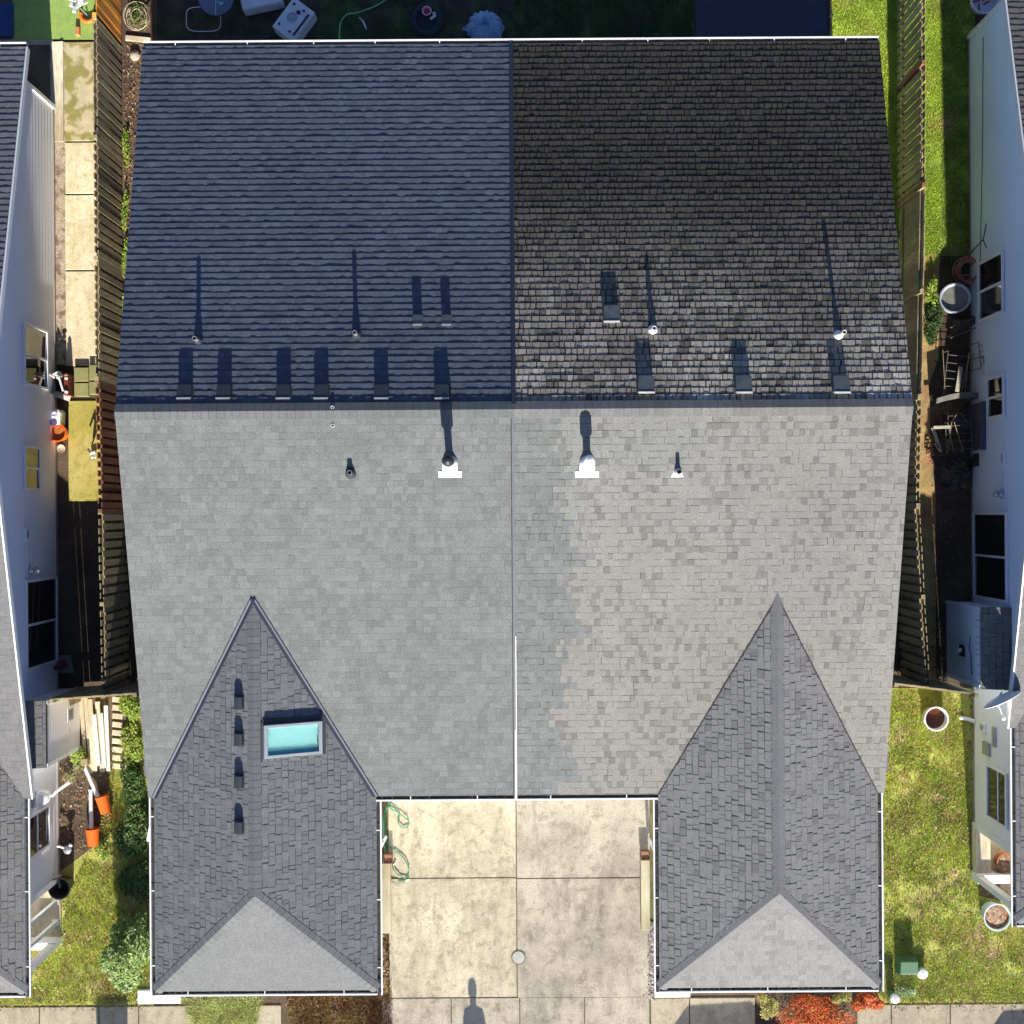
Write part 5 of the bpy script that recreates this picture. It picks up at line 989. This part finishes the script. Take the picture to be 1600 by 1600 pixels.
p = P(1493, 622, 0); r = thing('corrugated_sheet', 'long curved grey sheet lying across the alley between the racks', 'sheet', tuple(p)); mb = MB(); N_ = 16
for i in range(N_):
    x0_ = -.62 + 1.2 * i / N_; x1_ = -.62 + 1.2 * (i+1) / N_; f_ = lambda x: -.10 + .14 * math.sin((x + .62) / 1.2 * 2.6); mb.add([p + Vector(v) for v in ((x0_, f_(x0_) - .07, .5), (x1_, f_(x1_) - .07, .5), (x1_, f_(x1_) + .05, .54), (x0_, f_(x0_) + .05, .54), (x0_, f_(x0_) - .07, .1), (x1_, f_(x1_) - .07, .1))], [(0, 1, 2, 3), (4, 5, 1, 0)])
obj('sheet_body', mb, M['alum'], r)
for i, (p0_, p1_, w, l) in enumerate((((1501, 573), (1495, 612), .10, 'pale split board standing in the upper metal rack'), ((1457, 668), (1467, 700), .08, 'pale broken board leaning at the edge of the dirt path'), ((1458, 668), (1485, 667), .07, 'short white board lying at the top of the wire rack'), ((1461, 692), (1470, 706), .07, 'small pale board end beside the wire rack'))):
    board(p0_, p1_, w, .03, .5 if i in (0, 2) else .2, l, 'lumber_dim', 'broken_board', 'board', 'pale boards among the clutter')
p = P(1518, 668, 0); r = thing('storage_tote', 'tall dark blue grey storage cabinet against the blue wall', 'cabinet', tuple(p)); mb = MB(); mb.box(p.x - .14, p.x + .16, p.y - .55, p.y + .52, 0, .95); obj('cabinet_body', mb, mat('slate_plastic', (.055, .06, .085), .6, .1, 4), r, bevel=.02); mb = MB(); mb.box(p.x - .16, p.x + .17, p.y - .57, p.y + .54, .951, .98); obj('lid', mb, mat('slate_lid', (.07, .075, .10), .6), r, bevel=.01)
p = P(1490, 665, 0); r = thing('dark_box', 'flat charcoal box behind the square wire rack', 'box', tuple(p)); mb = MB(); mb.obox(p + Vector((.05, .05, .14)), .62, .34, .28, .08); obj('box_body', mb, mat('charcoal', (.03, .03, .03), .6), r, bevel=.015); mb = MB(); mb.obox(p + Vector((.05, .05, .29)), .64, .36, .02, .08); obj('lid', mb, mat('charcoal_lid', (.045, .045, .045), .6), r)
p = P(1497, 742, 0); r = thing('tarp_bundle', 'crumpled dark tarp and netting heap below the wire rack', 'tarp', tuple(p)); rr = random.Random(12); mb = MB(); n = 14; G = [[p + Vector((-.42 + .84*i/n + rr.uniform(-.03, .03), -.35 + .7*j/n + rr.uniform(-.03, .03), max(.01, .32 * math.sin(math.pi*i/n) * math.sin(math.pi*j/n) + rr.uniform(-.06, .06)))) for i in range(n+1)] for j in range(n+1)]
for j in range(n):
    for i in range(n): mb.face([G[j][i], G[j][i+1], G[j+1][i+1]]); mb.face([G[j][i], G[j+1][i+1], G[j+1][i]])
obj('tarp_body', mb, mat('black_tarp', (.05, .052, .05), .5, .5, 8, col2=(.16, .10, .05), fac=(.55, .62)), r)
p = P(1525, 722, 0); r = thing('wall_hood', 'dark pointed hood against the wall above the tarp heap', 'hood', tuple(p)); mb = MB(); mb.prism([(p.x - .12, p.y + .2), (p.x + .2, p.y + .02), (p.x + .16, p.y - .14), (p.x, p.y - .18), (p.x - .16, p.y - .1)], 0, .55); obj('hood_body', mb, mat('slate', (.05, .055, .07), .6), r, bevel=.01)
p = P(1532, 6, 0); r = thing('paddling_tub', 'round pale tub with red markings by the corner of the blue house', 'tub', tuple(p)); mb = MB(); mb.lathe(p, [(.26, 0), (.34, .3), (.36, .3), (.36, .33), (.33, .33), (.25, .05), (0, .05)], 30, cap1=False); obj('tub_body', mb, M['bin_grey'], r)
for k in range(4): mb = MB(); a = k * 1.4; mb.obox(p + Vector((.12 * math.cos(a), .12 * math.sin(a), .07)), .16, .04, .01, a + .5); obj('marking', mb, mat('red_mark', (.5, .06, .04), .6), r)
# antenna on the wall, satellite dish at the roof edge
mb = MB(); y_ = P(1520, 381, 1).y
for a_, b_ in (((RX - .02, y_ - .02, .1), (RX - .18, y_ + .02, 1.35)), ((RX - .18, y_ + .02, 1.35), (RX - .16, y_ + .35, 1.5)), ((RX - .18, y_ + .02, 1.35), (RX - .16, y_ - .2, 1.5))): mb.tube([a_, b_], .014, 6)
obj('wall_bracket', mb, M['tarp'], right, label='thin dark forked bracket on the blue wall'); mb = MB(); mb.tube([(RX - .02, RYB - .3, 1.0), (RX - .025, 8.0, .9), (RX - .02, y_ - .5, .7)], .008, 5); obj('cable', mb, M['tarp'], right)
ctr = P(1564, 1089, 2.75); r = thing('satellite_dish', 'white satellite dish seen edge on at the roof edge of the blue house', 'satellite dish', tuple(ctr)); ax = Vector((.447, -.894, .12)).normalized(); mb = MB(); mb.lathe(ctr, [(.0, -.03), (.2, -.015), (.38, .035), (.43, .06), (.42, .07), (.2, .0), (0, -.015)], 30, axis=ax, cap0=False, cap1=False); obj('dish', mb, M['white'], r, smooth=False)
q1_ = P(1568, 1122, 2.8); mb = MB(); mb.tube([ctr + Vector((-.18, -.1, -.1)), (ctr + q1_) / 2 + Vector((-.06, 0, 0)), q1_], .016, 6); mb.tube([ctr + Vector((0, 0, -.1)), ctr + Vector((.15, .05, -.35))], .02, 6); obj('arm', mb, M['white'], r); mb = MB(); mb.lathe(q1_, [(.03, -.04), (.05, 0), (.03, .05)], 12, axis=ax); obj('receiver', mb, M['white'], r)

for x0, y0, x1, y1, l in ((216, 1551, 284, 1567, 'white splash board on the ground under the lower left corner of the left wing'), (1022, 1546, 1078, 1557, 'speckled white splash board under the lower left corner of the right wing')):
    a, b = P(x0, y1, 0), P(x1, y0, 0); mb = MB(); mb.box(a.x, b.x, a.y, b.y + .1, 0, .08); o = obj('splash_board', mb, M['white_hot'], bevel=.02); o['label'] = l; o['category'] = 'splash board'
# ------------------------------------------------------------------ shrubs, ivy
def foliage(c, rx, ry, rz, n, size, cols, seed, mode='dome', lobes=6):
    r = np.random.RandomState(seed); L = [(r.uniform(-.55, .55), r.uniform(-.55, .55), r.uniform(.2, .75), r.uniform(.3, .55)) for _ in range(lobes)]
    V = []; Cc = []; c = np.array(c[:])
    k = r.randint(0, lobes, n); Lr = np.array(L)[k]; d = r.normal(size=(n, 3)); d /= np.linalg.norm(d, axis=1)[:, None]; rad = Lr[:, 3:4] * r.uniform(.55, 1.08, (n, 1)) ** .6
    q = Lr[:, :3] + d * rad; q[:, 2] = np.abs(q[:, 2]); pos = c + q * np.array([rx, ry, rz]); a = r.uniform(0, 6.283, n); s = size * r.uniform(.6, 1.35, n); tilt = r.uniform(-.6, .6, n)
    dx = np.stack([np.cos(a), np.sin(a), np.sin(tilt)], 1); dy = np.stack([-np.sin(a), np.cos(a), r.uniform(-.5, .5, n)], 1)
    p0 = pos - dx * s[:, None]; p1 = pos + dy * (s * .38)[:, None]; p2 = pos + dx * s[:, None] * np.array([1, 1, .6]); p3 = pos - dy * (s * .38)[:, None] ; t = r.rand(n)[:, None]; col = np.array(cols[0]) * (1 - t) + np.array(cols[1]) * t
    m = r.rand(n) < .12; col[m] = np.array(cols[2]); col *= r.uniform(.75, 1.2, (n, 1)); mb = MB()
    P0, P1, P2, P3 = map(lambda z: z.tolist(), (p0, p1, p2, p3))
    for i in range(n): mb.face([P0[i], P1[i], P2[i], P3[i]], tuple(col[i]))
    return mb
def shrub(name, px, py, rx, ry, h, n, size, cols, label, seed, cat='shrub', stems=5, lobes=7, group=None):
    p = P(px, py, 0); r = thing(name, label, cat, tuple(p), group); obj('foliage', foliage(p, rx, ry, h, n, size, cols, seed, lobes=lobes), M['leaf'], r, attr=True); rr = random.Random(seed)
    for k in range(stems): mb = MB(); a = rr.uniform(0, 6.28); mb.tube([p, p + Vector((rx*.3*math.cos(a), ry*.3*math.sin(a), h*.4)), p + Vector((rx*.6*math.cos(a), ry*.6*math.sin(a), h*.75))], [.018, .012, .005], 5); obj('stem', mb, M['wood_d'], r)
    return r
G1 = ((.12, .22, .03), (.30, .40, .12), (.42, .48, .25)); G2 = ((.035, .08, .012), (.07, .14, .02), (.12, .13, .04)); G3 = ((.16, .28, .03), (.28, .36, .05), (.36, .30, .08))  # middle set has the shade beside the wing put into its green
shrub('leafy_shrub', 216, 1468, .60, .78, 1.55, 6500, .05, G1, 'tall bright green leafy shrub at the front corner of the left wing', 1, lobes=16)
shrub('leafy_shrub', 205, 1522, .50, .35, .5, 1800, .045, G1, 'lower pale green shrub below the bright leafy shrub', 2)
shrub('leafy_shrub', 222, 1375, .55, .70, .35, 3600, .045, G2, 'green shrub coloured dark for shade directly above the bright leafy shrub', 3)
shrub('leafy_shrub', 218, 1300, .52, .72, .32, 3600, .045, G2, 'green shrub coloured dark for shade in the middle of the row beside the left wing', 4)
shrub('leafy_shrub', 214, 1222, .44, .66, .30, 3000, .042, G2, 'green shrub coloured dark for shade at the upper end of the row beside the left wing', 5)
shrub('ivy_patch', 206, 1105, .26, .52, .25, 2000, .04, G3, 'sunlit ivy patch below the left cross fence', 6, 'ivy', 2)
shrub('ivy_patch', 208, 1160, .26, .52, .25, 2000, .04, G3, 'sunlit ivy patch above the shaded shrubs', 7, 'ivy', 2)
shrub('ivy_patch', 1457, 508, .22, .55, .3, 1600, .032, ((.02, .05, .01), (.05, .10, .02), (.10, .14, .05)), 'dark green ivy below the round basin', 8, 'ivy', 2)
shrub('ivy_patch', 1452, 455, .13, .42, .28, 800, .038, G3, 'sunlit ivy between the fence and the round basin', 9, 'ivy', 2)
shrub('weed_clump', 127, 1172, .25, .30, .25, 500, .035, G3, 'small green weed clump at the bottom corner of the left bay', 10, 'weeds', 2)
shrub('weed_clump', 118, 1205, .30, .30, .2, 500, .032, ((.20, .22, .06), (.4, .38, .2), (.3, .15, .1)), 'pale weeds and twigs between the bay and the slanted pipe', 11, 'weeds', 3)
shrub('weed_clump', 160, 1325, .22, .32, .22, 500, .035, G3, 'green weed clump right of the lower orange bucket', 12, 'weeds', 2)
shrub('weed_clump', 1412, 1545, .28, .16, .22, 450, .03, ((.1, .2, .05), (.3, .4, .2), (.2, .1, .06)), 'speckled weed clump between the white capped post and the green box', 13, 'weeds', 2)
RD = ((.50, .05, .015), (.62, .14, .03), (.36, .34, .06))
shrub('red_shrub', 1270, 1584, 1.0, .55, .5, 7500, .026, RD, 'large bright red shrub below the right wing', 14, lobes=18)
shrub('red_shrub', 1350, 1562, .45, .26, .32, 2200, .028, RD, 'small red shrub at the right corner below the right wing', 15)
shrub('yellow_green_shrub', 1200, 1566, .36, .34, .4, 1100, .03, ((.22, .26, .05), (.42, .40, .12), (.45, .15, .05)), 'yellow green shrub at the left end of the red shrub', 16)
shrub('yellow_green_shrub', 1312, 1556, .30, .16, .36, 800, .03, ((.22, .26, .05), (.42, .40, .12), (.45, .15, .05)), 'yellow green shrub between the two red shrubs', 17)
for i, (x, y, l) in enumerate(((199, 235, 'uppermost'), (198, 330, 'second'), (197, 410, 'third'), (196, 490, 'lowest'))):
    shrub('creeper', x, y, .10, .55, .22, 420, .03, G3, l + ' small creeper in the bark bed along the left fence', 20 + i, 'creeper', 1, 8, 'creepers along the left fence')
shrub('creeper', 184, 735, .16, .55, .25, 450, .05, ((.20, .09, .05), (.35, .20, .10), (.3, .28, .1)), 'dry brown creeper beside the reddish fence section', 30, 'creeper', 2)
shrub('succulent', 1452, 700, .14, .30, .18, 500, .035, ((.35, .10, .06), (.30, .26, .1), (.5, .2, .15)), 'reddish succulent along the edge of the dirt path', 31, 'succulent', 1)
shrub('fern', 1420, 880, .2, .7, .5, 900, .05, ((.14, .13, .09), (.26, .24, .18), (.1, .1, .05)), 'grey dry fern between the house and the right fence', 32, 'fern', 2)
shrub('leafy_shrub', 216, 20, .22, .45, .3, 700, .035, G2, 'green weeds growing through the twig pile', 33, 'weeds', 2)

# ------------------------------------------------------------------ unseen shadow casters just outside the lower edge
def person(px, py):
    p = P(px, py, 0); root = thing('person', 'person in dark clothes standing on the street side of the driveway holding a controller', 'person', tuple(p))
    J = {'hip': (0, 0, .95), 'belly': (0, .0, 1.12), 'chest': (0, .0, 1.32), 'neck': (0, 0, 1.47), 'head0': (0, .01, 1.56), 'head1': (0, .0, 1.68),
         'hl': (-.10, 0, .90), 'kl': (-.12, .02, .50), 'al': (-.13, -.02, .09), 'tl': (-.13, .14, .04), 'hr': (.10, 0, .90), 'kr': (.12, .02, .50), 'ar': (.13, -.02, .09), 'tr': (.13, .14, .04),
         'sl': (-.19, 0, 1.40), 'el': (-.25, .03, 1.13), 'wl': (-.08, .25, 1.16), 'sr': (.19, 0, 1.40), 'er': (.25, .03, 1.13), 'wr': (.08, .25, 1.16)}
    E = [('hip', 'belly'), ('belly', 'chest'), ('chest', 'neck'), ('neck', 'head0'), ('head0', 'head1'), ('hip', 'hl'), ('hl', 'kl'), ('kl', 'al'), ('al', 'tl'), ('hip', 'hr'), ('hr', 'kr'), ('kr', 'ar'), ('ar', 'tr'), ('chest', 'sl'), ('sl', 'el'), ('el', 'wl'), ('chest', 'sr'), ('sr', 'er'), ('er', 'wr')]
    RD_ = dict(hip=.15, belly=.15, chest=.17, neck=.06, head0=.085, head1=.095, hl=.10, kl=.065, al=.045, tl=.04, hr=.10, kr=.065, ar=.045, tr=.04, sl=.07, el=.048, wl=.032, sr=.07, er=.048, wr=.032)
    ks = list(J); me = bpy.data.meshes.new('body'); me.from_pydata([J[k] for k in ks], [(ks.index(a), ks.index(b)) for a, b in E], []); o = bpy.data.objects.new('body', me); COL.objects.link(o); o.parent = root
    sk_ = o.modifiers.new('skin', 'SKIN'); sv = me.skin_vertices[0].data
    for i, k in enumerate(ks): sv[i].radius = (RD_[k], RD_[k]); sv[i].use_root = (k == 'hip')
    sb = o.modifiers.new('sub', 'SUBSURF'); sb.levels = 1; sb.render_levels = 2; me.materials.append(mat('dark_clothes', (.03, .035, .05), .9)); 
    for s in (-1, 1):
        for f in range(5): mb = MB(); b = p + Vector((s * .08, .26, 1.17)); mb.tube([b, b + Vector((-s * .02 - s * .006 * f, .035 + (0 if f == 4 else .02), .012 - .012 * f)), b + Vector((-s * .05, .045, .004 - .012 * f))], .009, 6); obj('finger', mb, mat('skin', (.45, .28, .2), .6), root, smooth=True)
    mb = MB(); mb.lathe(p + Vector((0, 0, 1.70)), [(.1, -.09), (.105, -.02), (.08, .05), (0, .075)], 16, cap1=False); obj('hair', mb, mat('brown_hair', (.05, .03, .02), .8), root, smooth=True)
    c = thing('remote_controller', 'black remote controller held by the standing person', 'controller', (p.x, p.y + .31, 1.15)); mb = MB(); mb.obox((p.x, p.y + .31, 1.17), .16, .09, .03, 0, .3); obj('controller_body', mb, M['plastic_k'], c, bevel=.008)
person(752, 1781)
# wheeled bin
p = P(184, 1732, 0); r = thing('wheeled_bin', 'dark green wheeled bin standing at the left sidewalk edge', 'bin', tuple(p)); mb = MB(); mb.add([p + Vector(v) for v in ((-.27, -.28, .08), (.27, -.28, .08), (.27, .28, .08), (-.27, .28, .08), (-.35, -.35, 1.0), (.35, -.35, 1.0), (.35, .38, 1.0), (-.35, .38, 1.0))], [(3, 2, 1, 0), (4, 5, 6, 7), (0, 1, 5, 4), (1, 2, 6, 5), (2, 3, 7, 6), (3, 0, 4, 7)]); obj('bin_body', mb, M['plastic_g'], r, bevel=.03)
mb = MB(); mb.obox(p + Vector((0, .02, 1.04)), .74, .8, .06); obj('lid', mb, M['plastic_g'], r, bevel=.02)
for s in (-1, 1): mb = MB(); mb.lathe(p + Vector((s * .27, .3, .12)), [(.12, -.03), (.12, .03)], 18, axis=(1, 0, 0)); obj('wheel', mb, M['plastic_k'], r)
def car(px, py, label, rz, colr):  # unseen car shape added to cast a shadow onto the sidewalk
    p = P(px, py, 0); r = thing('shadow_casting_car', label, 'car', tuple(p)); c, s = math.cos(rz), math.sin(rz)
    L_ = lambda x, y, z: (p.x + x*c - y*s, p.y + x*s + y*c, z); prof = [(-2.2, .35), (-2.25, .7), (-2.0, .88), (-1.2, .95), (-.6, 1.42), (.9, 1.46), (1.7, 1.05), (2.15, .95), (2.2, .4)]
    mb = MB(); n = len(prof); vs = [L_(y, sx * (.86 if 2 < i < 6 and z > 1.2 else .92) * (1 if z < 1.2 else .78), z) for sx in (-1, 1) for i, (y, z) in enumerate(prof)]; mb.add(vs, [tuple(range(n))[::-1], tuple(range(n, 2*n))] + [(i, i+1, n+i+1, n+i) for i in range(n-1)] + [(n-1, 0, n, 2*n-1)]); obj('body', mb, mat('car_paint', colr, .3, 0, fine=0), r, bevel=.06)
    for sx in (-1, 1):
        mb = MB(); mb.add([L_(y, sx * w, z) for y, z, w in ((-1.05, .98, .93), (-.55, 1.35, .78), (.85, 1.38, .78), (1.45, 1.08, .93))], [(0, 1, 2, 3)]); obj('side_window', mb, M['pane'], r)
        for y in (-1.4, 1.35):
            mb = MB(); q = Vector(L_(y, sx * .86, .33)); mb.lathe(q, [(.2, -.1), (.33, -.1), (.33, .1), (.2, .1)], 22, axis=(-s, c, 0)); w = obj('wheel', mb, M['plastic_k'], r); m2 = MB(); m2.lathe(q, [(.19, -.09), (.19, .09)], 16, axis=(-s, c, 0)); obj('rim', m2, M['galv'], w)
        mb = MB(); mb.obox(L_(-2.2, sx * .65, .72), .1, .3, .14, rz); obj('headlight', mb, M['plastic_w'], r, bevel=.02)
    return r
car(1125, 1812, 'unseen dark blue car added on the street to cast a shadow below the right wing', 0, (.03, .04, .08)); car(1618, 1820, 'unseen dark grey car added on the street to cast a shadow at the right', 0, (.05, .05, .055))
